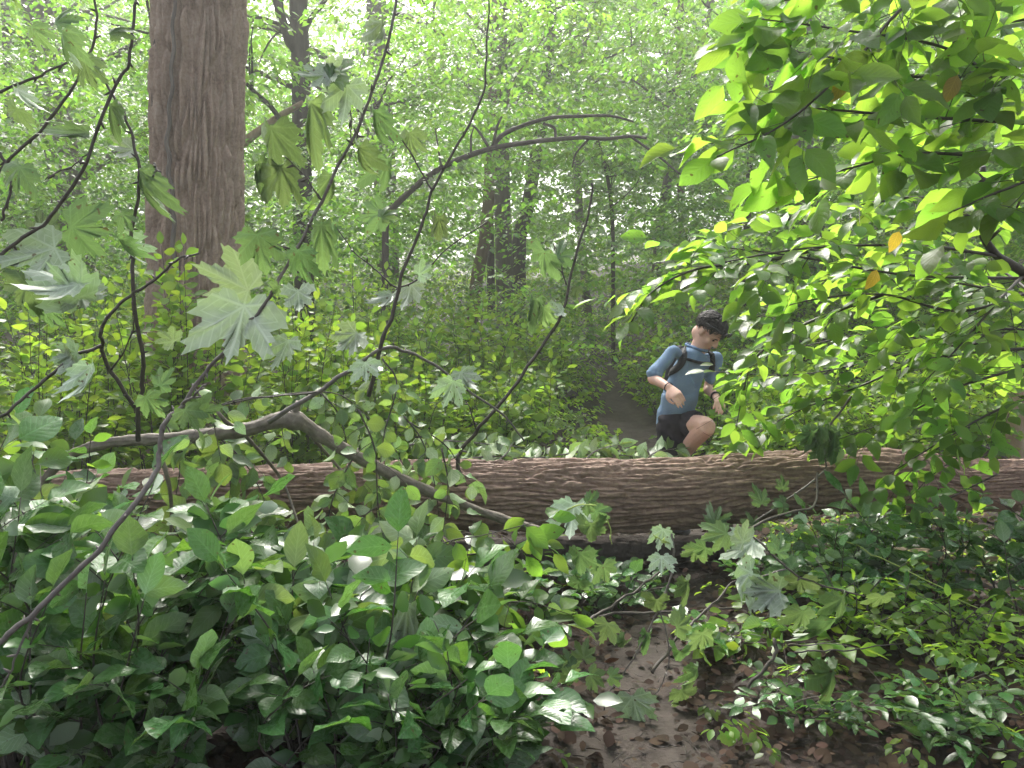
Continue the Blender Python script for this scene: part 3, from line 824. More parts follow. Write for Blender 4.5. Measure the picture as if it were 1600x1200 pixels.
def variants(kind, mat, n_=7, **kw):
    out = []
    for k in range(n_):
        q = dict(width=0.30 + 0.035 * math.sin(k * 2.3), fold=0.10 + 0.07 * k % 0.45, curl=0.15 + 0.22 * ((k * 3) % 4), twist=0.35 * math.sin(k * 1.7), seed=k + 3)
        q.update({a: (b(k) if callable(b) else b) for a, b in kw.items()})
        out.append(ovate_mesh(kind, MATS[mat], **q))
    return out
LEAF = {
    'shrub': variants('leaf', 'shrub', 9, width=lambda k: 0.36 + 0.045 * math.sin(k * 2.3), tip=0.5),
    'back': variants('leaf', 'back', width=lambda k: 0.29 + 0.03 * math.sin(k * 2.3)),
    'pale': variants('leaf', 'pale', width=lambda k: 0.30 + 0.03 * math.sin(k * 2.3)),
    'round': variants('leaf', 'pale', width=lambda k: 0.37 + 0.03 * math.sin(k * 2.3), tip=0.3),
    'brush': variants('leaf', 'brush', 5, rows=5, width=lambda k: 0.29 + 0.03 * math.sin(k)),
    'lance': variants('leaf', 'shrub', 5, width=lambda k: 0.20 + 0.02 * math.sin(k)),
    'yellow': variants('leaf', 'yellow', 2),
    'maple': [maple_mesh('leaf', MATS['maple'], cup=c, droop=d, fold=fo, wave=.05, seed=s) for s, (c, d, fo) in enumerate([(.10, .1, 0), (.16, .35, .15), (-.08, .2, .1), (.2, .5, .3), (.05, .3, .25), (.12, .7, .2), (.3, .4, .1), (-.15, .5, .3), (.25, .8, .4), (.0, .6, .0)])],
    'wilt': [maple_mesh('leaf', MATS['maple'], cup=.15, droop=d, fold=fo, wave=.08, seed=s + 20) for s, (d, fo) in enumerate([(.5, .9), (.9, 1.1), (.3, 1.25), (.7, .75)])],
}
MASSMAT = {'shrub': 'shrub_m', 'lance': 'shrub_m', 'back': 'back_m', 'pale': 'back_m', 'round': 'back_m', 'brush': 'brush_m'}

def leaf_matrix(pos, d, n, size, wide=1.0):
    d = nrm(d); s = nrm(np.cross(d, n)); n = np.cross(s, d)
    m_ = Matrix.Identity(4)
    for r_ in range(3):
        m_[r_][0] = s[r_] * size * wide; m_[r_][1] = d[r_] * size; m_[r_][2] = n[r_] * size; m_[r_][3] = pos[r_]
    return m_

class Plant:
    def __init__(s, name, label, cat, base, group=None):
        s.root = thing(name, label, cat, base, group); s.off = np.array(s.root.location)
        s.leaves = []                                            # (pos, dir, normal, size, kind)
        s.nb = 0
    def branch(s, geo, mat='twig', name='branch'):
        if geo.n: obj(name, geo.mesh(name, MATS[mat], s.off), s.root)
    def leaf(s, pos, d, n, size, kind):
        s.leaves.append((np.asarray(pos, float), np.asarray(d, float), np.asarray(n, float), size, kind))
    def finish(s, limit=300, wide=1.0):
        lv = s.leaves
        def shown(l):
            X, Y, f = to_px(l[0] + l[1] * l[3] * 0.5)
            inside = -30 < X < 1630 and -30 < Y < 1230 and f > 0.3
            return (1 if inside else 0.02) * l[3] / max(f, 0.3)
        lv = sorted(lv, key=shown, reverse=True)
        for l in lv[:limit]:
            me = random.choice(LEAF[l[4]])
            o = bpy.data.objects.new('leaf', me); COL.objects.link(o); o.parent = s.root
            o.matrix_local = leaf_matrix(l[0] - s.off, l[1], l[2], l[3], wide * random.uniform(0.88, 1.12))
        rest = lv[limit:]
        if rest:
            v, f, r = leaf_mass(np.array([l[0] for l in rest]) - s.off, np.array([l[1] for l in rest]), np.array([l[2] for l in rest]), np.array([l[3] for l in rest]), T8)
            o = obj('foliage', new_mesh('foliage', v, f, MATS[MASSMAT[rest[0][4]]], smooth=True, rnd=r), s.root); o["kind"] = "stuff"
        return s.root

UP = np.array((0, 0, 1.0))
def leafy(pl, line, kind, size, spacing, start=0.15, droop=0.25, tilt=0.35, angle=1.0, up=UP, end=True, flip=0.0):
    """alternate leaves along a twig"""
    L = np.concatenate([[0], np.cumsum(np.linalg.norm(np.diff(line, axis=0), axis=1))])
    s = L[-1] * start; side = 1 if rng.random() < .5 else -1
    while s < L[-1]:
        p = np.array([np.interp(s, L, line[:, k]) for k in range(3)])
        p2 = np.array([np.interp(min(L[-1], s + .02), L, line[:, k]) for k in range(3)]); p1 = np.array([np.interp(max(0, s - .02), L, line[:, k]) for k in range(3)])
        t = nrm(p2 - p1)
        u = up - t * np.dot(up, t)
        if np.linalg.norm(u) < 0.35: u = u + np.array((rng.normal(), rng.normal(), 0)) * 0.8
        sd = nrm(np.cross(t, nrm(u))) * side
        a = angle * (0.75 + 0.5 * rng.random())
        d = nrm(math.cos(a) * t + math.sin(a) * sd + np.array((0, 0, -droop * (0.5 + rng.random()))) + 0.14 * rng.normal(size=3))
        n_ = nrm(u) + tilt * rng.normal(size=3)
        if rng.random() < flip: n_ = -n_
        z = size * (0.65 + 0.6 * rng.random())
        pl.leaf(p + d * z * 0.12, d, n_, z, kind)
        side = -side; s += spacing * (0.7 + 0.6 * rng.random())
    if end:
        t = nrm(line[-1] - line[-2]); z = size * (0.8 + 0.4 * rng.random())
        pl.leaf(line[-1] + t * z * .1, t + np.array((0, 0, -droop * .6)), up + tilt * rng.normal(size=3), z, kind)

def spray_branch(pl, pts, r0, r1, kind, size, twig_gap=0.10, twig_len=0.26, leaf_gap=0.05, start=0.2, mat='twig', droop=0.25, tilt=0.35, flat=0.35, flip=0.0, up=UP):
    """a branch through pts with side twigs in a loose plane and leaves on the twigs"""
    c = catmull(pts, 8)
    g = Geo(); g.add(*tube(c, np.linspace(r0, r1, len(c)), 7, wob=0.05))
    L = np.concatenate([[0], np.cumsum(np.linalg.norm(np.diff(c, axis=0), axis=1))])
    s = L[-1] * start; side = 1
    while s < L[-1] * 0.97:
        i_ = min(len(c) - 2, int(np.searchsorted(L, s)))
        p = c[i_]; t = nrm(c[i_ + 1] - c[max(0, i_ - 1)])
        u = up - t * np.dot(up, t)
        if np.linalg.norm(u) < 0.35: u = np.array((0, -1.0, 0)) - t * np.dot(np.array((0, -1.0, 0)), t)
        sd = nrm(np.cross(t, nrm(u))) * side
        ln = twig_len * (0.5 + 0.8 * rng.random()) * (1.05 - 0.5 * s / L[-1])
        d = nrm(0.75 * t + 0.75 * sd + flat * rng.normal(size=3))
        q = [p]
        for k in range(3):
            d = nrm(d + 0.16 * rng.normal(size=3) + np.array((0, 0, -0.10 * droop)))
            q.append(q[-1] + d * ln / 3)
        q = catmull(q, 3)
        rr_ = max(0.0012, (r0 + (r1 - r0) * s / L[-1]) * 0.4)
        g.add(*tube(q, np.linspace(rr_, 0.0009, len(q)), 3))
        leafy(pl, q, kind, size, leaf_gap, 0.2, droop, tilt, flip=flip, up=up)
        side = -side; s += twig_gap * (0.7 + 0.6 * rng.random())
    leafy(pl, c[int(len(c) * .75):], kind, size, leaf_gap * 1.3, 0.1, droop, tilt, flip=flip, up=up)
    pl.branch(g, mat)

# ------------------------------------------------------------------ right: the backlit shrubs
def W(*pts): return [P(*p) for p in pts]
pl = Plant('understory_shrub', 'broad-leaved shrub overhanging from the top right corner, big backlit leaves', 'shrub', (2.0, 2.55, 0))
g = Geo(); st = catmull([(2.0, 2.55, -0.05), (1.98, 2.5, 0.7), (1.92, 2.45, 1.5), (1.85, 2.4, 2.0), (1.72, 2.35, 2.6)], 8)
g.add(*tube(st, np.linspace(0.022, 0.012, len(st)), 9, wob=.04)); pl.branch(g, 'twig', 'stem')
for pts, k in (
    ([(1740, 250, 2.42), (1600, 165, 2.4), (1487, 79, 2.3), (1319, 47, 2.25), (1190, 30, 2.2)], 1),
    ([(1700, -90, 2.4), (1520, -60, 2.35), (1412, 11, 2.25), (1337, 94, 2.2), (1230, 190, 2.15), (1120, 245, 2.1)], 1),
    ([(1740, 200, 2.45), (1560, 190, 2.4), (1400, 180, 2.3), (1280, 170, 2.25), (1160, 165, 2.2)], 1),
    ([(1720, 60, 2.45), (1560, 110, 2.4), (1430, 120, 2.4), (1300, 90, 2.35), (1150, 70, 2.3)], 1),
    ([(1700, -120, 2.4), (1540, -40, 2.4), (1420, -20, 2.35), (1300, -10, 2.3), (1200, 5, 2.3)], 1),
    ([(1740, 290, 2.5), (1560, 250, 2.5), (1430, 240, 2.45), (1320, 265, 2.4), (1230, 290, 2.4)], 1),
    ([(1720, 20, 2.5), (1600, 30, 2.6), (1500, 60, 2.6), (1420, 130, 2.6), (1370, 200, 2.6)], 1),
    ([(1740, 330, 2.3), (1640, 280, 2.3), (1560, 300, 2.3), (1490, 330, 2.3)], 1)):
    spray_branch(pl, W(*pts), 0.007, 0.002, 'back', 0.125, 0.07, 0.27, 0.052, 0.05, tilt=0.6, droop=0.4)
for px, py, d in ((1322, 116, 2.25), (1405, 362, 2.9), (1370, 422, 2.9), (1496, 118, 2.2)):
    p = P(px, py, d); pl.leaf(p, (-.4, 0, -.9), (0.2, -1, .3), 0.085, 'yellow')
for l in pl.leaves: pass
pl.leaves.sort(key=lambda l: l[4] != 'yellow')
def finish_with(pl, limit, **k):
    ye = [l for l in pl.leaves if l[4] == 'yellow']; pl.leaves = [l for l in pl.leaves if l[4] != 'yellow']
    for l in ye:
        o = bpy.data.objects.new('leaf', random.choice(LEAF['yellow'])); COL.objects.link(o); o.parent = pl.root
        o.matrix_local = leaf_matrix(l[0] - pl.off, l[1], l[2], l[3]); o["label"] = "yellowed leaf"
    pl.finish(limit, **k)
finish_with(pl, 290)

pl = Plant('understory_shrub', 'wide shrub of small sunlit yellow-green leaves beside the hiker', 'shrub', tuple(P(1700, 905, 3.9)))
st = catmull(W((1700, 910, 3.9), (1690, 760, 3.8), (1660, 560, 3.7), (1610, 440, 3.6), (1555, 397, 3.5), (1532, 350, 3.4), (1536, 260, 3.3)), 8)
g = Geo(); g.add(*tube(st, np.linspace(0.032, 0.012, len(st)), 9, wob=.04)); pl.branch(g, 'twig', 'stem')
for pts in (
    [(1560, 400, 3.5), (1450, 385, 3.3), (1300, 385, 3.1), (1180, 400, 3.0), (1050, 430, 2.9)],
    [(1600, 435, 3.6), (1420, 430, 3.3), (1240, 400, 3.2), (1120, 385, 3.1)],
    [(1536, 350, 3.4), (1450, 310, 3.4), (1340, 320, 3.3), (1230, 340, 3.3), (1150, 350, 3.2)],
    [(1630, 450, 3.6), (1500, 486, 3.5), (1380, 460, 3.5), (1260, 470, 3.4), (1170, 500, 3.4)],
    [(1650, 520, 3.7), (1543, 516, 3.7), (1400, 555, 3.8), (1250, 585, 3.9), (1105, 580, 4.0)],
    [(1650, 540, 3.7), (1460, 560, 3.8), (1340, 605, 3.9), (1230, 650, 4.0), (1150, 700, 4.05)],
    [(1660, 560, 3.7), (1510, 600, 3.7), (1410, 650, 3.8), (1300, 690, 3.9)],
    [(1536, 280, 3.3), (1480, 250, 3.4), (1400, 270, 3.5), (1310, 290, 3.5)],
    [(1670, 600, 3.8), (1560, 640, 3.7), (1470, 690, 3.7), (1390, 740, 3.8)],
    [(1640, 470, 3.6), (1480, 440, 3.9), (1350, 430, 4.0), (1220, 450, 4.1)],
    [(1650, 500, 3.6), (1500, 540, 4.1), (1380, 520, 4.2), (1260, 540, 4.3), (1180, 560, 4.3)],
    [(1540, 380, 3.4), (1580, 340, 3.2), (1600, 300, 3.1), (1630, 260, 3.0)],
    [(1600, 430, 3.6), (1560, 470, 3.3), (1500, 540, 3.2), (1440, 600, 3.2)],
    [(1640, 480, 3.6), (1560, 420, 4.0), (1440, 360, 4.2), (1330, 360, 4.3)],
    [(1300, 385, 3.1), (1180, 410, 3.0), (1090, 420, 2.9), (1020, 455, 2.85), (985, 505, 2.85)],
    [(1380, 460, 3.5), (1250, 510, 3.6), (1180, 560, 3.7), (1160, 620, 3.8), (1150, 670, 3.9)]):
    spray_branch(pl, W(*pts), 0.008, 0.002, 'back', 0.102, 0.075, 0.34, 0.046, 0.08, tilt=0.48, droop=0.3)
def clear_of_hiker(l):
    X, Y, _ = to_px(l[0] + nrm(l[1]) * l[3] * .5)
    return not (1010 < X < 1142 and 484 < Y < 562 or 1000 < X < 1052 and Y > 540 or 1010 < X < 1130 and 606 < Y < 706)
pl.leaves = [l for l in pl.leaves if clear_of_hiker(l)]
pl.finish(300)

# ------------------------------------------------------------------ left foreground: glossy dark shrubs
def shoot(pl, base, top, lean, kind, size, gap, r0=0.006, droop=0.2, tilt=0.4, start=0.08, mat='twig', twigs=0, flip=0.04):
    base, top = np.asarray(base, float), np.asarray(top, float)
    mid = base * 0.5 + top * 0.5 + np.array((lean[0], lean[1], 0.12 * np.linalg.norm(top - base)))
    c = catmull([base, base * .7 + mid * .3 + np.array((0, 0, .04)), mid, top], 5)
    g = Geo(); g.add(*tube(c, np.linspace(r0, 0.0015, len(c)), 5, wob=.04))
    leafy(pl, c, kind, size, gap, start, droop, tilt, 1.1, flip=flip)
    for k in range(twigs):
        i_ = rng.integers(len(c) // 3, len(c) - 2); a = rng.random() * 6.28
        d = nrm(nrm(c[i_ + 1] - c[i_]) * .5 + np.array((math.cos(a), math.sin(a), 0.25)))
        q = catmull([c[i_], c[i_] + d * .09, c[i_] + d * .19 + np.array((0, 0, -.02))], 4)
        g.add(*tube(q, np.linspace(r0 * .4, .001, len(q)), 3))
        leafy(pl, q, kind, size, gap, .25, droop, tilt, 1.0, flip=flip)
    pl.branch(g, mat, 'stem')

def thicket(label, cx, cy, sx, sy, hfun, nsh, kind, size, gap, limit=300, twigs=3, name='understory_shrub', wide=1.0, flip=0.05, lean=0.15):
    pl = Plant(name, label, 'shrub', (cx, cy, float(ground_z(cx, cy))))
    for k in range(nsh):
        a = rng.random() * 6.28; rr_ = math.sqrt(rng.random())
        x, y = cx + math.cos(a) * rr_ * sx, cy + math.sin(a) * rr_ * sy
        bx_, by_ = cx + (x - cx) * 0.5, cy + (y - cy) * 0.5
        h_ = hfun(x, y) * (0.55 + 0.5 * rng.random())
        gz = float(ground_z(bx_, by_))
        shoot(pl, (bx_, by_, gz - .02), (x + rng.normal() * .06, y + rng.normal() * .06, gz + h_), (rng.normal() * .05, rng.normal() * .05), (random.choice(kind) if isinstance(kind, tuple) else kind), size * random.uniform(.8, 1.2), gap, twigs=twigs, flip=flip)
    pl.finish(limit, wide)
    return pl
def top_px(line):
    xs_ = [p[0] for p in line]; ys_ = [p[1] for p in line]
    def hf(x, y):
        px = 800 + FPX * x / y
        Y = np.interp(px, xs_, ys_)
        z = P(px, Y, y)[2]
        return max(0.12, z)
    return hf
TOP = top_px([(-200, 640), (0, 650), (150, 700), (250, 770), (420, 850), (520, 850), (640, 850), (720, 870), (800, 880), (900, 950), (960, 1060), (1100, 1150)])
thicket('low glossy dark green shrub filling the left bottom corner', -1.38, 2.35, 0.55, 0.45, TOP, 24, ('shrub', 'shrub', 'shrub', 'pale'), 0.132, 0.053, 260, flip=0.2)
thicket('glossy dark shrub low in the foreground left of the trail', -0.62, 2.55, 0.55, 0.42, TOP, 24, ('shrub', 'shrub', 'shrub', 'pale'), 0.132, 0.053, 260, flip=0.2)
thicket('leafy shrub with paler upturned leaves in front of the log left of the trail', -0.25, 3.2, 0.50, 0.38, TOP, 20, ('shrub', 'shrub', 'pale', 'back'), 0.12, 0.058, 230, flip=0.12)
thicket('small glossy shrub at the bottom edge next to the trail', -0.12, 2.30, 0.34, 0.26, top_px([(0, 900), (500, 960), (700, 960), (800, 1010), (900, 1090)]), 14, 'shrub', 0.105, 0.055, 150)
thicket('lowest glossy shrub hugging the bottom edge at far left', -1.15, 2.02, 0.38, 0.2, top_px([(-200, 880), (100, 930), (300, 960), (500, 980)]), 15, 'shrub', 0.10, 0.05, 170)
thicket('lowest glossy shrub hugging the bottom edge left of the trail', -0.45, 2.10, 0.38, 0.18, top_px([(100, 930), (400, 980), (600, 1000), (800, 1040)]), 15, 'shrub', 0.10, 0.05, 170)
thicket('tall dark-leaved shrub against the log at the left edge', -2.05, 3.15, 0.7, 0.5, top_px([(-400, 650), (0, 680), (150, 700), (330, 790)]), 20, ('shrub', 'pale', 'shrub'), 0.112, 0.06, 180, flip=.12)
thicket('dense mid-green shrub pressed against the left half of the log', -1.05, 3.35, 0.55, 0.35, top_px([(0, 640), (200, 690), (250, 800), (420, 850), (520, 850), (640, 850)]), 20, ('shrub', 'pale', 'round'), 0.105, 0.056, 200, flip=0.15)

# ------------------------------------------------------------------ right foreground: plants below the log
RT = top_px([(1150, 900), (1250, 830), (1350, 800), (1450, 760), (1560, 790), (1700, 800)])
thicket('dark glossy lance-leaved shrub in front of the log at right', 2.02, 3.75, 0.42, 0.3, RT, 11, 'lance', 0.12, 0.052, 140)
thicket('glossy shrub with bluish wet leaves near the right end of the log', 1.62, 3.7, 0.28, 0.25, top_px([(1150, 850), (1250, 800), (1350, 800), (1450, 800)]), 9, 'shrub', 0.075, 0.044, 120)
thicket('leafy shrub at the right edge below the log', 2.38, 3.4, 0.3, 0.3, top_px([(1400, 830), (1550, 800), (1700, 790)]), 8, 'shrub', 0.085, 0.05, 110)
thicket('low broad-leaved plant at the bottom right corner', 1.52, 2.45, 0.28, 0.16, top_px([(1300, 1090), (1450, 1060), (1600, 1080)]), 9, 'lance', 0.07, 0.042, 90, name='seedling_plant')
thicket('small green plant between the trail and the bottom right plants', 1.08, 2.62, 0.2, 0.15, top_px([(1150, 1120), (1300, 1090), (1400, 1090)]), 7, 'lance', 0.06, 0.042, 60, name='seedling_plant')
thicket('low spreading plant on the litter at mid right', 1.75, 3.0, 0.34, 0.3, top_px([(1300, 950), (1450, 930), (1600, 940)]), 10, 'brush', 0.055, 0.034, 90, name='seedling_plant')

thicket('dark low plants in the shade under the log beside the trail', 0.42, 3.72, 0.34, 0.22, top_px([(800, 850), (1000, 870), (1100, 880)]), 12, 'shrub', 0.075, 0.045, 90, name='seedling_plant')
thicket('dark low plants under the log right of the trail', 1.28, 3.72, 0.22, 0.22, top_px([(1000, 860), (1200, 850), (1300, 850)]), 10, 'shrub', 0.075, 0.045, 90, name='seedling_plant')
thicket('leafy plant beside the trail under the hanging maple spray', 1.02, 3.15, 0.28, 0.22, top_px([(1050, 1000), (1200, 960), (1350, 950)]), 7, ('shrub', 'brush'), 0.075, 0.045, 80, name='seedling_plant')
thicket('green plants on the litter left of the right-hand ground plants', 1.45, 3.3, 0.28, 0.25, top_px([(1150, 960), (1350, 900), (1500, 900)]), 11, ('brush', 'lance'), 0.065, 0.04, 110, name='seedling_plant')
# ------------------------------------------------------------------ brush just beyond the log
def bush(label, px, d, w, top, nsh, size, kind='brush', limit=36):
    cx = (px - 800) / FPX * d
    hf = lambda x, y: max(0.3, P(px, top, d)[2] - float(ground_z(x, y)))
    thicket(label, cx, d, w, w * 0.7, hf, nsh, kind, size, 0.05, limit, twigs=8, name='understory_bush', flip=0.03)
bush('bright yellow-green bush directly right of the big trunk', 470, 5.9, 0.6, 480, 22, 0.085)
bush('sunlit bush behind the middle of the log', 640, 6.0, 0.55, 520, 21, 0.09)
bush('pale green bush left of the trail where it meets the log', 790, 6.4, 0.5, 570, 18, 0.085)
bush('tall light-leaved bush behind the sunlit one', 560, 7.3, 0.8, 420, 24, 0.09)
bush('broad bush in front of the group of trunks', 720, 8.2, 0.9, 470, 24, 0.09)
bush('green bush at the foot of the big trunk', 270, 5.4, 0.55, 400, 28, 0.088)
bush('bushy sapling at the left edge behind the log', 60, 5.6, 0.8, 470, 24, 0.09)
bush('leafy bush between the left edge and the big trunk', 170, 6.6, 0.7, 430, 22, 0.09)
bush('deep green bush behind the hiker', 1150, 7.5, 0.7, 560, 21, 0.085)
bush('small leafy bush right of the hiker behind the log', 1230, 6.0, 0.5, 640, 18, 0.08)
bush('tangled bush behind the right half of the log', 1390, 6.2, 0.6, 620, 19, 0.08)
bush('dark bush at the right edge beyond the log', 1540, 6.6, 0.7, 560, 19, 0.085)
bush('fresh green bush on the slope to the right of the trail', 1080, 9.0, 0.8, 520, 21, 0.085)
bush('rounded bush left of the trail farther back', 850, 9.5, 0.7, 500, 21, 0.085)
# ------------------------------------------------------------------ broken maple shoots, their big leaves placed one by one
def shoot_lines(pl, lines):
    """lines: (list of (px,py,d), width0_px, width1_px, material)"""
    out = []
    for pts, w0, w1, mat in lines:
        c = catmull(W(*pts), 8)
        dm = np.mean([p[2] for p in pts])
        c = c + 0.004 * np.stack([fbm(np.arange(len(c)) * .35, 0, k * 3.1, 77 + len(out), 2) for k in range(3)], -1)
        g = Geo(); g.add(*tube(c, np.linspace(w0, w1, len(c)) * 0.78 / FPX * dm / 2, 8, wob=.06)); 
        # buds and short spurs
        for k in range(3, len(c) - 3, 5):
            a = nrm(rng.normal(size=3)); g.add(*tube(np.array([c[k], c[k] + a * .012, c[k] + a * .02]), [.004, .003, .001], 5))
        pl.branch(g, mat); out.append(c)
    return np.concatenate(out)

def place_leaves(pl, line, spec, kind='maple'):
    """spec: (px, py, size_px, tip angle in the picture deg, 'u' underside / 't' top to the camera, kind)"""
    pxs = np.array([to_px(p) for p in line])
    for px, py, sz, ang, side, kd in spec:
        a = math.radians(ang)
        tip = np.array((math.cos(a), 0.0, math.sin(a)))
        bx_, by_ = px - math.cos(a) * sz * 0.42, py + math.sin(a) * sz * 0.42
        i_ = int(np.argmin((pxs[:, 0] - bx_) ** 2 + (pxs[:, 1] - by_) ** 2))
        d = max(0.9, line[i_][1] - 0.03 + rng.normal() * 0.05)
        base = P(bx_, by_, d)
        size = sz / FPX * d * (0.74 if kd == 'maple' else 0.92)
        nvec = np.array((0, -1.0, 0.30)) if side == 't' else np.array((0, 1.0, -0.30))
        nvec = nvec + 0.30 * rng.normal(size=3)
        dirv = tip + np.array((0, rng.normal() * 0.22 + (0.12 if side == 't' else -0.12), 0))
        o = bpy.data.objects.new('leaf', random.choice(LEAF[kd])); COL.objects.link(o); o.parent = pl.root
        o.matrix_local = leaf_matrix(base - pl.off, dirv, nvec, size, random.uniform(0.92, 1.08))
        # stalk, a child of its leaf
        e = line[i_]; gap = np.linalg.norm(e - base)
        if gap > 0.22: e = base + (e - base) * 0.22 / gap
        mid = (e + base) / 2 + np.array((0, 0, 0.02)) - nrm(dirv) * 0.02
        t = tube(catmull([base, mid, e], 4), [.0013] * 8 + [.0018], 4)
        q = obj('petiole', new_mesh('petiole', t[0], t[1], MATS['petiole']))
        q.parent = o
        q.matrix_parent_inverse = (pl.root_m @ o.matrix_local).inverted()

def maple(name, label, base_px, lines, spec, cat='branch'):
    pl = Plant(name, label, cat, P(*base_px)); pl.root_m = Matrix.Translation(pl.root.location)
    line = shoot_lines(pl, lines)
    place_leaves(pl, line, spec)
    return pl, line

maple('maple_sapling', 'dark thin maple sapling rising from the grey limb at far left', (214, 690, 2.5),
    [([(214, 690, 2.5), (216, 640, 2.45), (224, 600, 2.4), (220, 540, 2.35), (208, 450, 2.3), (206, 380, 2.3), (214, 320, 2.25), (217, 262, 2.2), (202, 202, 2.2), (178, 150, 2.2), (150, 109, 2.2)], 10, 4, 'twig'),
     ([(214, 640, 2.45), (172, 580, 2.4), (159, 539, 2.35), (161, 509, 2.3), (191, 471, 2.3), (225, 450, 2.3), (270, 409, 2.3), (311, 396, 2.3)], 9, 4, 'twig'),
     ([(159, 541, 2.35), (112, 557, 2.3), (52, 610, 2.25), (0, 651, 2.2), (-80, 700, 2.2)], 7, 6, 'twig'),
     ([(217, 285, 2.22), (235, 275, 2.2), (244, 262, 2.2), (240, 255, 2.2)], 4, 3, 'greytwig'),
     ([(172, 580, 2.4), (205, 520, 2.3), (206, 470, 2.25)], 4, 2, 'twig')],
    [(347, 430, 112, 150, 'u', 'maple'), (258, 518, 48, 130, 'u', 'maple'), (215, 300, 80, 265, 't', 'wilt'), (188, 237, 48, 190, 'u', 'maple'), (172, 190, 60, 270, 't', 'wilt'),
     (108, 205, 70, 175, 'u', 'wilt'), (128, 555, 62, 30, 'u', 'maple'), (145, 605, 80, 275, 'u', 'maple'), (240, 640, 55, 300, 't', 'maple'), (260, 585, 48, 60, 't', 'maple'),
     (150, 362, 95, 350, 't', 'maple'), (60, 340, 62, 100, 't', 'maple'), (96, 560, 60, 200, 'u', 'maple'), (190, 400, 60, 280, 't', 'wilt'), (200, 350, 45, 300, 't', 'maple')])
maple('maple_sapling', 'thick grey-brown branch slanting up from the lower left with big maple leaves', (0, 1005, 1.75),
    [([(-80, 1075, 1.75), (0, 1005, 1.75), (64, 949, 1.75), (165, 844, 1.8), (225, 767, 1.85), (251, 711, 1.9), (257, 662, 1.9), (285, 632, 1.95), (326, 576, 1.95), (366, 530, 1.95), (409, 482, 1.95), (457, 400, 1.95), (502, 315, 1.95), (562, 195, 1.95), (600, 94, 1.95), (618, 0, 1.95), (630, -90, 1.95)], 12, 5, 'greytwig'),
     ([(285, 632, 1.95), (300, 620, 1.9), (322, 600, 1.9)], 6, 3, 'greytwig'),
     ([(502, 315, 1.95), (480, 280, 1.95), (445, 245, 1.95)], 4, 2, 'twig'), ([(457, 400, 1.95), (440, 385, 1.9), (410, 380, 1.9)], 3, 2, 'twig'),
     ([(562, 195, 1.95), (548, 225, 1.95), (545, 160, 1.95), (520, 120, 1.95)], 3, 2, 'twig'),
     ([(64, 949, 1.75), (40, 990, 1.75), (20, 1040, 1.75), (0, 1080, 1.75)], 6, 4, 'greytwig')],
    [(372, 545, 160, 262, 'u', 'maple'), (440, 560, 70, 250, 'u', 'maple'), (510, 90, 85, 100, 't', 'wilt'), (487, 124, 56, 200, 'u', 'maple'), (537, 115, 56, 340, 'u', 'maple'), (540, 168, 82, 265, 'u', 'maple'),
     (484, 205, 105, 268, 't', 'wilt'), (420, 240, 95, 265, 't', 'wilt'), (400, 285, 70, 270, 't', 'wilt'), (405, 402, 85, 275, 't', 'maple'), (465, 425, 78, 268, 't', 'maple'), (502, 390, 90, 270, 't', 'wilt'),
     (440, 300, 90, 272, 't', 'wilt'), (585, 205, 70, 268, 't', 'wilt'), (470, 480, 60, 280, 'u', 'wilt'), (425, 470, 55, 240, 't', 'maple'), (300, 660, 55, 300, 't', 'maple'), (330, 640, 60, 10, 't', 'maple'), (520, 300, 60, 275, 't', 'wilt'),
     (600, 60, 60, 280, 'u', 'wilt'), (560, 260, 70, 270, 't', 'wilt')])
maple('maple_sapling', 'thin dark shoot curving from the left edge to the top of the picture', (22, 382, 1.9),
    [([(-60, 430, 1.9), (22, 382, 1.9), (82, 337, 1.9), (139, 240, 1.9), (176, 142, 1.9), (206, 82, 1.9), (212, 0, 1.9), (214, -60, 1.9)], 8, 5, 'twig'),
     ([(139, 240, 1.9), (110, 260, 1.9), (70, 280, 1.9)], 3, 2, 'twig')],
    [(38, 405, 120, 200, 'u', 'maple'), (100, 427, 105, 120, 'u', 'maple'), (85, 470, 110, 215, 'u', 'maple'), (140, 482, 70, 300, 'u', 'maple'), (20, 290, 75, 250, 't', 'maple'), (187, 40, 45, 40, 't', 'maple'), (92, 75, 62, 260, 't', 'wilt'), (60, 500, 70, 250, 't', 'maple'), (20, 470, 80, 230, 't', 'maple')])
maple('maple_sapling', 'thin dark shoot close to the left edge with a side fork', (0, 266, 2.2),
    [([(-70, 330, 2.2), (0, 266, 2.2), (79, 187, 2.2), (127, 109, 2.2), (146, 67, 2.2), (150, 0, 2.2), (152, -60, 2.2)], 7, 4, 'twig'), ([(0, 144, 2.2), (56, 120, 2.2), (116, 94, 2.2), (128, 84, 2.2)], 6, 3, 'twig'),
     ([(0, 240, 2.2), (15, 270, 2.2), (14, 310, 2.2), (0, 345, 2.2)], 6, 5, 'twig')],
    [(100, 15, 58, 60, 't', 'maple'), (135, 118, 56, 280, 't', 'wilt'), (10, 190, 60, 230, 't', 'maple'), (30, 160, 50, 280, 't', 'maple'), (60, 60, 50, 300, 't', 'maple')])
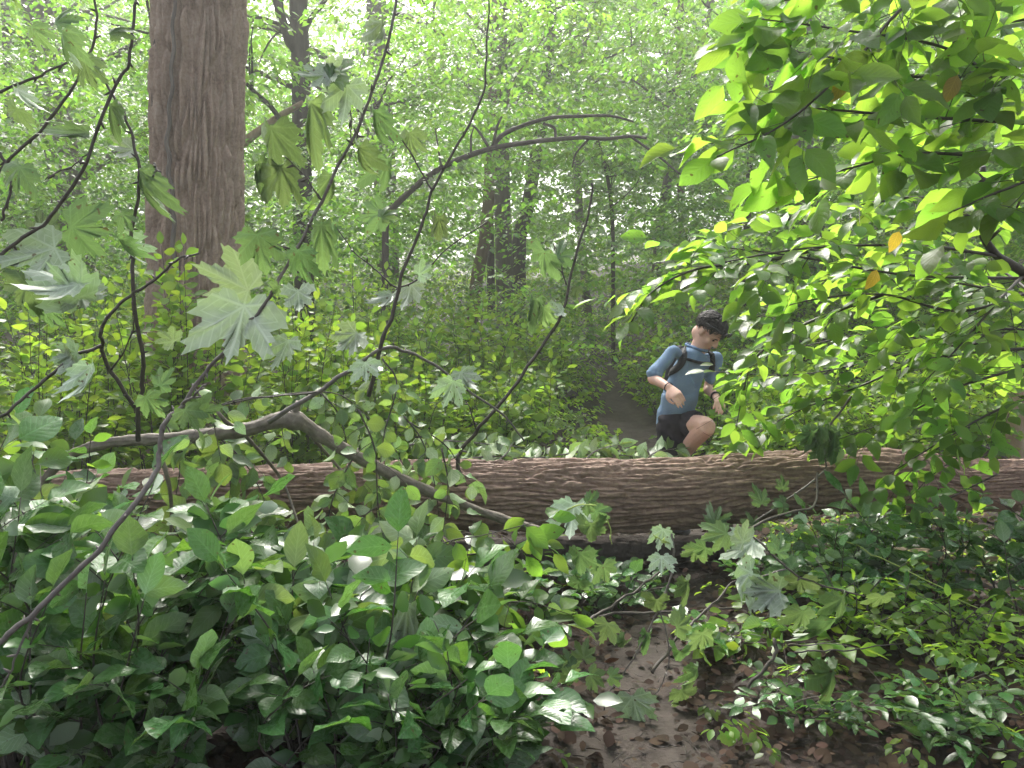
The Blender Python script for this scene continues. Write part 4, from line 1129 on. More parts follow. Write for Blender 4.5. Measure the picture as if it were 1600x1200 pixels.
maple('maple_sapling', 'slender dark shoot rising left of centre from the arching stem', (594, 546, 2.9),
    [([(575, 620, 2.95), (594, 546, 2.9), (616, 486, 2.9), (624, 442, 2.9), (650, 375, 2.9), (676, 300, 2.9), (725, 210, 2.9), (755, 142, 2.9), (760, 75, 2.9), (764, -20, 2.9)], 9, 3, 'twig'),
     ([(420, 660, 2.9), (500, 610, 2.9), (537, 584, 2.9), (597, 546, 2.9), (631, 548, 3.0), (680, 572, 3.1), (732, 610, 3.2), (785, 647, 3.3), (819, 689, 3.4)], 9, 4, 'greytwig'),
     ([(676, 300, 2.9), (645, 245, 2.9), (600, 180, 2.9), (580, 150, 2.9)], 4, 2, 'twig'), ([(622, 452, 2.9), (590, 425, 2.9), (560, 400, 2.9), (520, 350, 2.9)], 4, 2, 'twig'), ([(622, 450, 2.9), (660, 430, 2.9), (690, 395, 2.9), (760, 345, 2.9)], 4, 2, 'twig'),
     ([(500, 612, 2.9), (450, 618, 2.8), (380, 622, 2.7), (320, 640, 2.7)], 4, 2, 'twig')],
    [(572, 337, 62, 190, 't', 'maple'), (608, 330, 36, 40, 't', 'maple'), (605, 280, 70, 268, 't', 'wilt'), (684, 366, 60, 265, 't', 'wilt'), (640, 470, 60, 265, 'u', 'maple'), (605, 480, 50, 250, 'u', 'maple'), (670, 420, 42, 30, 'u', 'maple'),
     (575, 590, 55, 280, 'u', 'maple'), (540, 540, 60, 230, 'u', 'wilt'), (700, 620, 60, 250, 'u', 'maple'), (730, 600, 50, 300, 'u', 'maple'), (520, 370, 50, 270, 't', 'wilt'), (640, 230, 50, 270, 't', 'wilt')])
maple('maple_sapling', 'bare dark stem leaning right over the log from its middle', (716, 735, 3.7),
    [([(712, 760, 3.75), (716, 722, 3.7), (721, 704, 3.7), (744, 674, 3.65), (777, 636, 3.6), (826, 572, 3.6), (867, 512, 3.6), (882, 475, 3.6), (901, 394, 3.6), (923, 319, 3.6), (925, 285, 3.6)], 9, 4, 'twig'),
     ([(886, 446, 3.6), (872, 400, 3.6), (865, 380, 3.6)], 3, 2, 'twig'), ([(744, 674, 3.65), (735, 640, 3.6), (728, 628, 3.6)], 3, 2, 'twig')],
    [(845, 425, 78, 262, 't', 'maple'), (832, 495, 62, 262, 't', 'wilt'), (848, 505, 56, 268, 't', 'wilt'), (864, 487, 36, 180, 'u', 'maple'), (901, 460, 26, 270, 't', 'maple'), (880, 380, 55, 70, 't', 'wilt')])

# lower right: maple twigs hanging over the trail
maple('maple_twig', 'hanging maple spray with broad pale leaves over the trail', (1232, 889, 2.5),
    [([(1277, 740, 3.6), (1272, 790, 3.4), (1235, 800, 3.0), (1169, 825, 2.7), (1180, 840, 2.6), (1232, 889, 2.5), (1285, 915, 2.5), (1349, 930, 2.5)], 6, 3, 'twig'), ([(1232, 889, 2.5), (1190, 900, 2.5), (1160, 890, 2.5)], 4, 2, 'greytwig')],
    [(1109, 838, 62, 190, 't', 'maple'), (1146, 829, 56, 130, 'u', 'maple'), (1146, 868, 88, 215, 'u', 'maple'), (1139, 911, 92, 205, 'u', 'maple'), (1184, 926, 78, 185, 'u', 'wilt'), (1199, 962, 105, 265, 't', 'maple'), (1214, 874, 62, 150, 't', 'maple'),
     (1296, 1020, 118, 265, 't', 'maple'), (1302, 1085, 85, 270, 't', 'wilt'), (1379, 956, 58, 272, 't', 'maple'), (1315, 960, 62, 268, 't', 'wilt'), (1255, 930, 60, 280, 't', 'maple'), (1250, 985, 70, 262, 't', 'maple'), (1090, 870, 44, 230, 't', 'maple'), (1225, 845, 50, 60, 't', 'maple')])
maple('maple_twig', 'small maple sprig with three leaves lying on the face of the log', (1200, 775, 3.85),
    [([(1290, 735, 4.0), (1245, 770, 3.95), (1210, 795, 3.9), (1150, 835, 3.85)], 4, 3, 'greytwig')],
    [(1187, 769, 42, 100, 't', 'maple'), (1214, 790, 32, 200, 't', 'maple'), (1224, 752, 28, 80, 't', 'maple'), (1120, 800, 50, 80, 't', 'maple'), (1175, 810, 40, 110, 't', 'maple')])
maple('maple_twig', 'dark drooping clump of maple leaves hanging in front of the log', (1280, 690, 3.7),
    [([(1330, 620, 3.7), (1300, 660, 3.7), (1288, 690, 3.7), (1290, 730, 3.75)], 5, 3, 'twig')],
    [(1262, 700, 60, 255, 't', 'wilt'), (1282, 700, 66, 268, 't', 'maple'), (1308, 706, 70, 275, 't', 'wilt'), (1290, 720, 50, 265, 't', 'wilt'), (1270, 680, 44, 220, 't', 'maple')])
maple('maple_twig', 'maple sprig with one big pale leaf drooping against the log', (920, 795, 3.2),
    [([(862, 815, 3.3), (890, 795, 3.25), (920, 788, 3.2), (945, 796, 3.2)], 4, 2, 'petiole'), ([(930, 790, 3.2), (950, 815, 3.2), (956, 850, 3.2)], 3, 2, 'petiole')],
    [(890, 824, 86, 258, 'u', 'maple'), (938, 791, 50, 350, 't', 'maple'), (946, 808, 42, 330, 't', 'maple'), (924, 846, 64, 272, 't', 'wilt'), (950, 905, 54, 290, 't', 'maple'), (905, 890, 60, 268, 't', 'wilt'), (900, 930, 50, 260, 't', 'maple')])
maple('maple_twig', 'slender pale maple shoot leaning over the muddy trail', (1052, 892, 2.75),
    [([(1049, 835, 2.75), (1053, 870, 2.75), (1048, 905, 2.75), (1030, 952, 2.75), (1000, 1009, 2.75), (955, 1080, 2.75), (945, 1110, 2.75)], 5, 3, 'greytwig'), ([(1049, 850, 2.75), (1035, 845, 2.7), (1020, 835, 2.7)], 3, 2, 'petiole'), ([(1030, 952, 2.75), (1045, 1010, 2.75), (1035, 1070, 2.75), (1015, 1090, 2.75)], 3, 2, 'greytwig')],
    [(1029, 846, 48, 250, 'u', 'maple'), (1032, 889, 46, 265, 'u', 'maple'), (1081, 971, 58, 20, 't', 'maple'), (1085, 877, 50, 260, 't', 'maple'), (1025, 960, 52, 268, 't', 'wilt'), (942, 994, 50, 250, 't', 'maple'), (965, 1020, 50, 240, 't', 'wilt'), (998, 1125, 88, 285, 'u', 'maple'),
     (1077, 1100, 58, 300, 't', 'maple'), (1090, 1065, 50, 270, 't', 'wilt'), (1101, 1012, 54, 280, 't', 'maple'), (1060, 1040, 50, 268, 't', 'wilt'), (1097, 1150, 50, 60, 't', 'maple'), (1010, 1010, 46, 262, 't', 'wilt'), (1075, 930, 50, 270, 't', 'wilt')])
maple('maple_twig', 'glossy green maple leaves low beside the trail in the foreground', (890, 1060, 2.6),
    [([(800, 1050, 2.6), (850, 1040, 2.6), (900, 1030, 2.6), (960, 1040, 2.6)], 4, 2, 'twig'), ([(640, 930, 2.6), (640, 970, 2.6), (700, 1000, 2.6), (770, 1015, 2.6)], 3, 2, 'petiole')],
    [(740, 979, 46, 200, 't', 'maple'), (785, 1026, 62, 300, 'u', 'maple'), (631, 985, 92, 262, 'u', 'wilt'), (875, 1030, 46, 150, 't', 'maple'), (905, 1040, 50, 30, 't', 'maple'), (940, 1070, 54, 320, 't', 'maple'), (880, 1070, 48, 230, 't', 'maple'), (946, 1180, 66, 10, 't', 'maple'), (915, 1010, 44, 80, 't', 'maple'), (970, 1060, 40, 350, 't', 'maple')])

# ------------------------------------------------------------------ the grey limb fallen across the log
a = catmull(W((40, 800, 3.0), (95, 722, 3.0), (170, 692, 3.0), (280, 684, 3.05), (380, 672, 3.1), (455, 655, 3.15), (520, 692, 3.25), (620, 745, 3.4), (740, 795, 3.5), (865, 836, 3.55)), 12)
root = thing('fallen_branch', 'smooth grey limb with a crook lying over the log at left', 'branch', P(500, 720, 3.7)); off = np.array(root.location)
rr_ = np.interp(np.arange(len(a)), [0, len(a) * .25, len(a) * .5, len(a)], [12, 17, 23, 15]) / FPX * 3.25 / 2
k0 = int(np.argmin(np.linalg.norm(a - P(455, 655, 3.15), axis=1)))
rr_ = rr_ * (1 + 0.35 * np.exp(-((np.arange(len(a)) - k0) / 3.0) ** 2))
sk = np.arange(len(a)); rr_ = rr_ * (1 + .10 * vnoise(sk * .45, 0, 0, 8) + .05 * vnoise(sk * 1.3, 0, 0, 9)); v, f = bark_stem(a, rr_, 34, 0.010, 0.055, 0.016, 0.0045, 71, fine=0.0015, lump=0.06, cap=True)
obj('limb', new_mesh('limb', v - off, f, MATS['limb']), root)
for pts, w0, w1 in (([(455, 655, 3.15), (462, 640, 3.15), (466, 628, 3.14)], 14, 8), ([(380, 672, 3.1), (360, 665, 3.05), (345, 650, 3.0), (338, 640, 3.0)], 9, 4), ([(240, 686, 3.04), (260, 740, 3.05), (268, 800, 3.1), (262, 900, 3.1)], 7, 4), ([(470, 664, 3.18), (520, 720, 3.5), (560, 770, 3.4), (600, 860, 3.3)], 6, 3),
                   ([(380, 676, 3.12), (440, 750, 3.4), (470, 830, 3.3)], 6, 3), ([(620, 745, 3.4), (640, 800, 3.5), (620, 870, 3.4)], 5, 3)):
    c = catmull(W(*pts), 6); g = Geo(); g.add(*tube(c, np.linspace(w0, w1, len(c)) / FPX * 3.5 / 2, 7, wob=.05))
    obj('twig', g.mesh('twig', MATS['limb'], off), root)

# hanging sprays of small pale leaves in front of the log
def hanging(label, base, strands, size, kind, limit=200, gap=0.045, flip=0.25, droop=0.3):
    pl = Plant('hanging_spray', label, 'branch', P(*base))
    for s in strands:
        c = catmull(W(*s), 7); g = Geo(); g.add(*tube(c, np.linspace(0.0045, 0.0012, len(c)), 5, wob=.05))
        leafy(pl, c, kind, size, gap, 0.1, droop, 0.55, 1.1, up=np.array((0.1, -0.7, 0.7)), flip=flip)
        for k in range(3, len(c) - 3, 3):
            a_ = rng.random() * 6.28; d = nrm(np.array((math.cos(a_), 0.5 * math.sin(a_), -0.5)))
            q = catmull([c[k], c[k] + d * .06, c[k] + d * .13 + np.array((0, 0, -.03))], 3)
            g.add(*tube(q, np.linspace(.0016, .0008, len(q)), 4)); leafy(pl, q, kind, size, gap, .2, droop, .55, 1.0, up=np.array((0.1, -0.7, 0.7)), flip=flip)
        pl.branch(g, 'twig')
    pl.finish(limit)
hanging('pale spray of small rounded leaves drooping over the crook of the grey limb', (500, 610, 3.7),
    [[(320, 640, 3.62), (400, 622, 3.62), (500, 612, 3.65), (545, 625, 3.65), (560, 660, 3.65), (562, 710, 3.65)], [(500, 612, 3.62), (530, 650, 3.62), (545, 720, 3.62), (540, 790, 3.62)], [(560, 640, 3.7), (600, 680, 3.7), (640, 750, 3.7), (650, 840, 3.7)], [(450, 618, 3.65), (440, 660, 3.65), (450, 720, 3.65)]], 0.075, 'round', 200)
hanging('pale strands of leaves hanging before the log left of centre', (620, 640, 3.6),
    [[(597, 560, 3.5), (620, 600, 3.5), (600, 680, 3.45), (592, 760, 3.4), (585, 850, 3.4)], [(631, 650, 3.5), (660, 690, 3.5), (680, 760, 3.5), (690, 850, 3.45)], [(640, 660, 3.5), (700, 700, 3.6), (730, 760, 3.6)], [(560, 700, 3.4), (520, 780, 3.3), (510, 860, 3.3), (530, 930, 3.2)], [(600, 790, 3.3), (650, 860, 3.2), (700, 900, 3.1), (760, 930, 3.0)]], 0.078, 'round', 220)
hanging('light green leaf spray hanging left of the crook before the log', (340, 640, 3.4),
    [[(330, 640, 3.4), (350, 690, 3.4), (360, 760, 3.35), (350, 830, 3.35)], [(300, 650, 3.4), (380, 720, 3.35), (420, 800, 3.3), (440, 880, 3.3)], [(250, 640, 3.35), (280, 720, 3.3), (270, 800, 3.3)]], 0.095, 'pale', 160, 0.055)
hanging('branchlet with bright oval leaves pointing right at the end of the grey limb', (700, 900, 2.9),
    [[(620, 900, 2.8), (690, 850, 2.8), (760, 835, 2.8), (860, 810, 2.8)], [(650, 960, 2.7), (740, 950, 2.7), (820, 940, 2.65), (890, 960, 2.65)], [(700, 870, 2.9), (780, 860, 2.9), (830, 840, 2.9)]], 0.115, 'back', 90, 0.075, 0.05)
hanging('pale leaf strands hanging in front of the grey limb', (420, 640, 2.9),
    [[(300, 600, 2.9), (330, 650, 2.85), (345, 720, 2.85)], [(560, 640, 3.0), (585, 700, 3.0), (590, 780, 3.0), (600, 850, 3.0)], [(690, 700, 3.1), (700, 760, 3.1), (690, 850, 3.1)]], 0.08, 'round', 110, 0.06)
hanging('leafy twig lying over the log above its right half', (1450, 700, 3.9),
    [[(1560, 640, 3.8), (1480, 690, 3.8), (1420, 740, 3.8), (1390, 780, 3.8)], [(1520, 700, 3.8), (1460, 740, 3.75), (1410, 790, 3.75)], [(1560, 740, 3.7), (1500, 770, 3.7), (1440, 800, 3.7), (1340, 810, 3.7)]], 0.09, 'back', 90, 0.07, 0.1)
# broken-off foliage heaped behind the log, pale undersides up
pl = Plant('fallen_branch', 'broken leafy branch behind the log showing pale leaf undersides', 'branch', P(880, 705, 4.75))
for s in ([(690, 716, 4.75), (780, 708, 4.8), (880, 714, 4.8), (960, 706, 4.8), (1060, 716, 4.8)], [(720, 700, 4.95), (820, 712, 4.9), (930, 700, 4.9), (1050, 708, 4.9)], [(640, 690, 4.8), (700, 684, 4.9), (770, 690, 5.0), (820, 694, 5.0)], [(900, 730, 4.7), (930, 700, 4.75), (965, 690, 4.8)], [(1000, 730, 4.75), (1020, 704, 4.75), (1055, 696, 4.8)], [(760, 730, 4.7), (790, 705, 4.75), (800, 688, 4.8)]):
    c = catmull(W(*s), 8); c[:, 2] -= 0.02; g = Geo(); g.add(*tube(c, np.linspace(.007, .002, len(c)), 6)); pl.branch(g, 'greytwig')
    leafy(pl, c, 'pale', 0.115, 0.034, 0.02, 0.25, 1.0, 1.25, up=np.array((0, -.5, 1.0)), flip=0.7)
    leafy(pl, c, 'pale', 0.105, 0.045, 0.02, 0.05, 1.2, 0.9, up=np.array((0, -.8, .8)), flip=0.6)
pl.finish(280)
# ------------------------------------------------------------------ litter, twigs, seedlings on the floor
def scatter(n_, x0, x1, y0, y1, keep):
    x = rng.uniform(x0, x1, n_); y = rng.uniform(y0, y1, n_)
    k = keep(x, y, rng.random(n_))
    return x[k], y[k]
x, y = scatter(13000, -1.6, 3.2, 1.9, 5.2, lambda x, y, r: (r < np.where(path_dist(x, y) < -0.03, 0.30, 0.9)))
z = ground_z(x, y) + 0.024 + 0.018 * rng.random(len(x))
a = rng.random(len(x)) * 6.283
d = np.stack([np.cos(a), np.sin(a), rng.normal(size=len(x)) * .22], -1)
nn = np.stack([rng.normal(size=len(x)) * .4, rng.normal(size=len(x)) * .4, np.ones(len(x))], -1)
T8F = (T8[0] * np.array((1.1, 1, .45)), T8[1])
v, f, r = leaf_mass(np.stack([x, y, z], -1), d, nn, 0.02 + 0.055 * rng.random(len(x)) ** 1.8, T8F)
o = obj('leaf_litter', new_mesh('leaf_litter', v, f, MATS['dead_m'], smooth=True, rnd=r)); o["kind"] = "stuff"; o["label"] = "brown dead leaves littering the forest floor"
# low green ground cover, denser at right
x, y = scatter(1500, -2.5, 3.4, 2.2, 5.6, lambda x, y, r: (path_dist(x, y) > 0.06) & (r < np.where(x > 1.45, 0.85, 0.22)) & (~((x < 1.6) & (x > 0.4) & (y < 3.2) & (r > 0.5))))
c = np.stack([x, y, ground_z(x, y) + 0.04 + 0.14 * rng.random(len(x))], -1)
v, f, rr = merge([sprays(c, 0.08, 0.038, 13, droop=.3, tiltsd=.3)], T8)
o = obj('ground_cover', new_mesh('ground_cover', v, f, MATS['brush_m'], smooth=True, rnd=rr)); o["kind"] = "stuff"; o["label"] = "low green ground cover among the litter"
# fallen twigs
for label, pts, w, mat in (
    ('dark curved twig standing up from the mud right of the trail', [(1212, 1000, 2.75), (1210, 1025, 2.72), (1165, 1080, 2.68), (1131, 1144, 2.6)], 7, 'twig'),
    ('long dark stick lying across the trail below the log', [(905, 975, 3.3), (960, 960, 3.35), (1060, 955, 3.4), (1170, 950, 3.45)], 6, 'twig'),
    ('dark stick slanting across the mud of the trail', [(1020, 1050, 2.9), (1060, 995, 3.05), (1100, 955, 3.2), (1150, 905, 3.4)], 6, 'twig'),
    ('thin dark stick propped under the log at the trail edge', [(915, 975, 3.2), (965, 940, 3.4), (1010, 910, 3.6), (1050, 880, 3.8)], 6, 'twig'),
    ('thin twig lying on the litter at the right bottom', [(1240, 1020, 2.8), (1330, 1015, 2.8), (1430, 1000, 2.85)], 3, 'twig'),
    ('long pale stem arching over the plants at right below the log', [(1325, 845, 3.6), (1400, 885, 3.4), (1480, 925, 3.2), (1560, 970, 3.1)], 2.4, 'petiole'),
    ('pale bare twig among the bushes behind the log at right', [(1390, 660, 5.6), (1450, 672, 5.6), (1520, 690, 5.6), (1580, 720, 5.6)], 5, 'greytwig'),
    ('thin grey twig crossing behind the right part of the log', [(1420, 700, 5.5), (1480, 690, 5.5), (1560, 680, 5.5)], 6, 'dead_wood')):
    cc = catmull(W(*pts), 8)
    if pts[0][2] < 3.5 and mat == 'twig':
        gz = ground_z(cc[:, 0], cc[:, 1]); cc[:, 2] = np.maximum(cc[:, 2], gz + 0.02)
    t = tube(cc + 0.006 * np.stack([fbm(np.arange(len(cc)) * .5, k * 2.0, len(label), 5, 2) for k in range(3)], -1), np.linspace(w, w * .5, len(cc)) / FPX * pts[0][2] / 2, 7, wob=.06)
    tag(obj('fallen_twig', new_mesh('fallen_twig', t[0], t[1], MATS[mat])), label, 'twig')

# crumbs of bark, twig ends and leaf stalks trodden into the soil
g = Geo()
for k in range(900):
    x0 = random.uniform(-1.0, 2.6); y0 = random.uniform(2.0, 4.4); a = random.uniform(0, 6.28); ln = random.uniform(.02, .10)
    p0 = np.array((x0, y0, float(ground_z(x0, y0)) + .022)); d = np.array((math.cos(a), math.sin(a), random.uniform(-.05, .12)))
    g.add(*tube(np.array([p0, p0 + d * ln * .5 + rng.normal(size=3) * .004, p0 + d * ln]), [.0022, .002, .001], 4), r=random.random())
o = obj('twig_litter', g.mesh('twig_litter', MATS['twig'])); o["kind"] = "stuff"; o["label"] = "broken twig ends trodden into the soil"
# ------------------------------------------------------------------ the hiker stepping over the log
SKIN = plain_mat('skin', (0.60, 0.37, 0.29), 0.5, 0.4, 0.10, 40, 0.05, 0.15)
SHIRT = plain_mat('blue_jersey', (0.160, 0.232, 0.335), 0.9, 0.15, 0.16, 220, 0.15)
COLLAR = plain_mat('blue_rib', (0.11, 0.18, 0.29), 0.9, 0.15, 0.12, 200, 0.15)
SHORTS = plain_mat('dark_shorts', (0.022, 0.019, 0.025), 0.85, 0.2, 0.2, 150, 0.15)
HAIR = plain_mat('dark_hair', (0.014, 0.011, 0.009), 0.6, 0.3, 0.3, 90)
BLACK = plain_mat('black_webbing', (0.012, 0.013, 0.015), 0.7, 0.35, 0.2, 300, 0.1)
WHITE = plain_mat('white_print', (0.75, 0.76, 0.75), 0.7, 0.3, 0.05)
LIPS = plain_mat('lips', (0.42, 0.17, 0.14), 0.45, 0.4, 0.1)
EYE = plain_mat('dark_eye', (0.03, 0.02, 0.015), 0.2, 0.6, 0.1)
LENS = plain_mat('dark_lens', (0.01, 0.01, 0.012), 0.08, 0.8, 0.05)
SHOE = plain_mat('grey_shoe', (0.10, 0.10, 0.11), 0.7, 0.3, 0.2)

def loft(g, pts, rx, ry, side, seg=20):
    """closed solid with elliptical rings; side = direction of the rx axis"""
    p = np.asarray(pts, float); n_ = len(p)
    t = nrm(np.gradient(p, axis=0)); A = nrm(side - t * (t @ np.asarray(side))[:, None]) if np.ndim(side) == 1 else nrm(side)
    B = np.cross(t, A)
    rx = np.broadcast_to(rx, (n_,)); ry = np.broadcast_to(ry, (n_,))
    # rounded ends
    P2, RX, RY, AA, BB = [p[0] - t[0] * min(rx[0], ry[0]) * .6], [rx[0] * .55], [ry[0] * .55], [A[0]], [B[0]]
    for k in range(n_): P2.append(p[k]); RX.append(rx[k]); RY.append(ry[k]); AA.append(A[k]); BB.append(B[k])
    P2.append(p[-1] + t[-1] * min(rx[-1], ry[-1]) * .6); RX.append(rx[-1] * .55); RY.append(ry[-1] * .55); AA.append(A[-1]); BB.append(B[-1])
    th = np.linspace(0, 2 * np.pi, seg, endpoint=False)
    v = np.concatenate([P2[k] + (np.cos(th) * RX[k])[:, None] * AA[k] + (np.sin(th) * RY[k])[:, None] * BB[k] for k in range(len(P2))])
    m_ = len(P2)
    i, j = np.meshgrid(np.arange(m_ - 1), np.arange(seg), indexing='ij')
    q = np.stack([i * seg + j, i * seg + (j + 1) % seg, (i + 1) * seg + (j + 1) % seg, (i + 1) * seg + j], -1).reshape(-1, 4)
    v = np.vstack([v, P2[0] - t[0] * min(rx[0], ry[0]) * .2, P2[-1] + t[-1] * min(rx[-1], ry[-1]) * .2])
    k = np.arange(seg)
    g.add(v, [q, np.vstack([np.stack([np.full(seg, m_ * seg), (k + 1) % seg, k], -1), np.stack([np.full(seg, m_ * seg + 1), (m_ - 1) * seg + k, (m_ - 1) * seg + (k + 1) % seg], -1)])])

def ball(g, c, r, R=None, seg=16):
    u = np.linspace(0, np.pi, seg // 2 + 1); th = np.linspace(0, 2 * np.pi, seg, endpoint=False)
    v = np.stack([np.outer(np.sin(u), np.cos(th)), np.outer(np.sin(u), np.sin(th)), np.outer(np.cos(u), np.ones(seg))], -1).reshape(-1, 3) * np.asarray(r)
    if R is not None: v = v @ np.asarray(R).T
    n_ = len(u)
    i, j = np.meshgrid(np.arange(n_ - 1), np.arange(seg), indexing='ij')
    g.add(v + np.asarray(c), np.stack([i * seg + j, (i + 1) * seg + j, (i + 1) * seg + (j + 1) % seg, i * seg + (j + 1) % seg], -1).reshape(-1, 4))

def limb_chain(g, pts, rad, n_=6, seg=14):
    pp = catmull([(*p, r) for p, r in zip(pts, rad)], n_)
    v, f = tube(pp[:, :3], pp[:, 3], seg); g.add(v, f)
    for k in (0, -1): ball(g, pp[k, :3], np.array((1, 1, 1)) * pp[k, 3] * 0.98)

def remesh(g, name, mat, voxel, smooth=4, off=(0, 0, 0), wrinkle=None):
    me = new_mesh(name, np.concatenate(g.v) - np.asarray(off), g.f, None)
    o = bpy.data.objects.new(name, me); COL.objects.link(o)
    m_ = o.modifiers.new('r', 'REMESH'); m_.mode = 'VOXEL'; m_.voxel_size = voxel
    s_ = o.modifiers.new('s', 'SMOOTH'); s_.iterations = smooth; s_.factor = 0.5
    dg = bpy.context.evaluated_depsgraph_get(); dg.update()
    m2 = bpy.data.meshes.new_from_object(o.evaluated_get(dg))
    bpy.data.objects.remove(o); bpy.data.meshes.remove(me)
    m2.name = name; m2.materials.clear(); m2.materials.append(mat)
    k = len(m2.vertices); co = np.zeros(k * 3, np.float32); m2.vertices.foreach_get('co', co); co = co.reshape(-1, 3)
    if wrinkle is not None:
        no = np.zeros(k * 3, np.float32); m2.vertices.foreach_get('normal', no); no = no.reshape(-1, 3)
        co = co + no * wrinkle(co)[:, None]; m2.vertices.foreach_set('co', co.astype(np.float32).ravel())
    m2.polygons.foreach_set('use_smooth', np.ones(len(m2.polygons), bool)); m2.update()
    return m2

D0 = 5.0
pelvis, waist, chest = P(1054, 655, D0), P(1062, 625, D0), P(1077, 582, D0)
neck0, neck1 = P(1088, 548, D0), P(1098, 530, D0 - .02)
RIGHT = nrm(np.array((-0.78, -0.60, 0.10)))            # the hiker's own right: image left, nearer the camera
FWD = nrm(np.array((0.62, -0.78, 0.0)))
Rs, Ls = P(1050, 551, D0 - .11), P(1118, 560, D0 + .11)
Re, Rw = P(1019, 590, D0 - .17), P(1046, 606, D0 - .33)
Le, Lw = P(1106, 607, D0 + .08), P(1119, 620, D0 - .14)
hipR, hipL = P(1046, 662, D0 - .05), P(1066, 662, D0 + .05)
kneeR, ankR = P(1053, 748, D0 - .10), P(1046, 806, D0 + .06)
kneeL, ankL = P(1104, 667, D0 - .28), P(1052, 728, D0 + .02)
root = thing('person', 'hiker in a blue t-shirt and dark shorts stepping over the log, looking down', 'person', (float(pelvis[0]), D0, float(ground_z(pelvis[0], D0))))
off = np.array(root.location)
B_ = Geo()
# trunk (under the clothes), neck
loft(B_, [pelvis + (0, 0, -.06), pelvis, waist, chest, (Rs + Ls) / 2 + (0, 0, -.02), neck0], [.085, .10, .085, .095, .10, .048], [.06, .068, .055, .055, .048, .044], RIGHT)
limb_chain(B_, [neck0 - (0, 0, .02), (neck0 + neck1) / 2, neck1 + (0, 0, .02)], [.056, .052, .052])
for sh, el, wr in ((Rs, Re, Rw), (Ls, Le, Lw)):
    limb_chain(B_, [sh, sh * .55 + el * .45, el, el * .65 + wr * .35, wr], [.026, .028, .030, .032, .023])
for hp, kn, an, th in ((hipR, kneeR, ankR, .078), (hipL, kneeL, ankL, .082)):
    calf = nrm(np.cross(kn - hp, np.cross(kn - hp, an - kn)))
    limb_chain(B_, [hp, hp * .5 + kn * .5, kn, kn * .68 + an * .32 - calf * -.012, an], [th, th * .86, .057, .055, .036])
# feet in shoes are built below; hands
def hand(g, wr, el, palm_n, thumb_side, curl, seed):
    d = nrm(wr - el) * .85 + np.array((0, 0, -.25)); d = nrm(d)
    s = nrm(np.cross(d, palm_n)); n_ = nrm(np.cross(s, d))
    tips = []
    loft(g, [wr - d * .01, wr + d * .03, wr + d * .065, wr + d * .085], [.024, .034, .040, .037], [.018, .017, .015, .013], s, 12)
    for k, ln in enumerate((.070, .078, .072, .056)):
        b = wr + d * .082 + s * (k - 1.5) * .020 * thumb_side
        q = [b - d * .02, b]; dd = d
        for j in range(3):
            a = curl * (0.55 + 0.3 * j + 0.12 * k)
            dd = nrm(d * math.cos(a) + n_ * math.sin(a)); q.append(q[-1] + dd * ln * (.45, .32, .23)[j])
        limb_chain(g, q, [.0085, .0078, .0076, .0072, .006], 3, 8)
    b = wr + d * .03 - s * thumb_side * .030
    q = [b, b - s * thumb_side * .018 + d * .022 + n_ * .008, b - s * thumb_side * .018 + d * .048 + n_ * .020, b - s * thumb_side * .008 + d * .068 + n_ * .030]
    limb_chain(g, q, [.013, .012, .010, .008], 3, 8)
hand(B_, Rw, Re, nrm(np.array((.35, .5, -.7))), 1, 0.75, 1)
hand(B_, Lw, Le, nrm(np.array((-.45, -.1, -.85))), -1, 0.65, 2)
# head, in its own frame: x to the hiker's right, y out of the face, z up
hy = nrm(np.array((0.62, -0.46, -0.90))); hx = nrm(np.cross(hy, np.array((0, 0, 1.0)))); hz = np.cross(hx, hy)
HR = np.stack([hx, hy, hz], 1); HC = P(1107, 518, D0 - .03)
def H(x, y, z): return HC + HR @ np.array((x, y, z))
ball(B_, H(0, -.012, .030), (.074, .094, .088), HR, 24)
ball(B_, H(0, .030, -.040), (.058, .060, .072), HR, 20)
ball(B_, H(0, .062, -.088), (.026, .022, .020), HR)
ball(B_, H(0, .068, .018), (.050, .022, .016), HR)
for s in (-1, 1):
    ball(B_, H(s * .036, .052, -.030), (.022, .026, .026), HR)
    ball(B_, H(s * .076, -.012, -.012), (.010, .020, .031), HR)
    ball(B_, H(s * .046, .018, -.068), (.018, .04, .02), HR)
limb_chain(B_, [H(0, .082, .012), H(0, .099, -.012), H(0, .104, -.026)], [.009, .012, .013])
for s in (-1, 1): ball(B_, H(s * .012, .094, -.028), (.009, .010, .008), HR)
ball(B_, H(0, .082, -.058), (.024, .012, .007), HR); ball(B_, H(0, .080, -.070), (.020, .012, .008), HR)
limb_chain(B_, [neck1, H(0, -.03, -.05)], [.054, .056])
obj('body', remesh(B_, 'body', SKIN, 0.0058, 3, off), root)
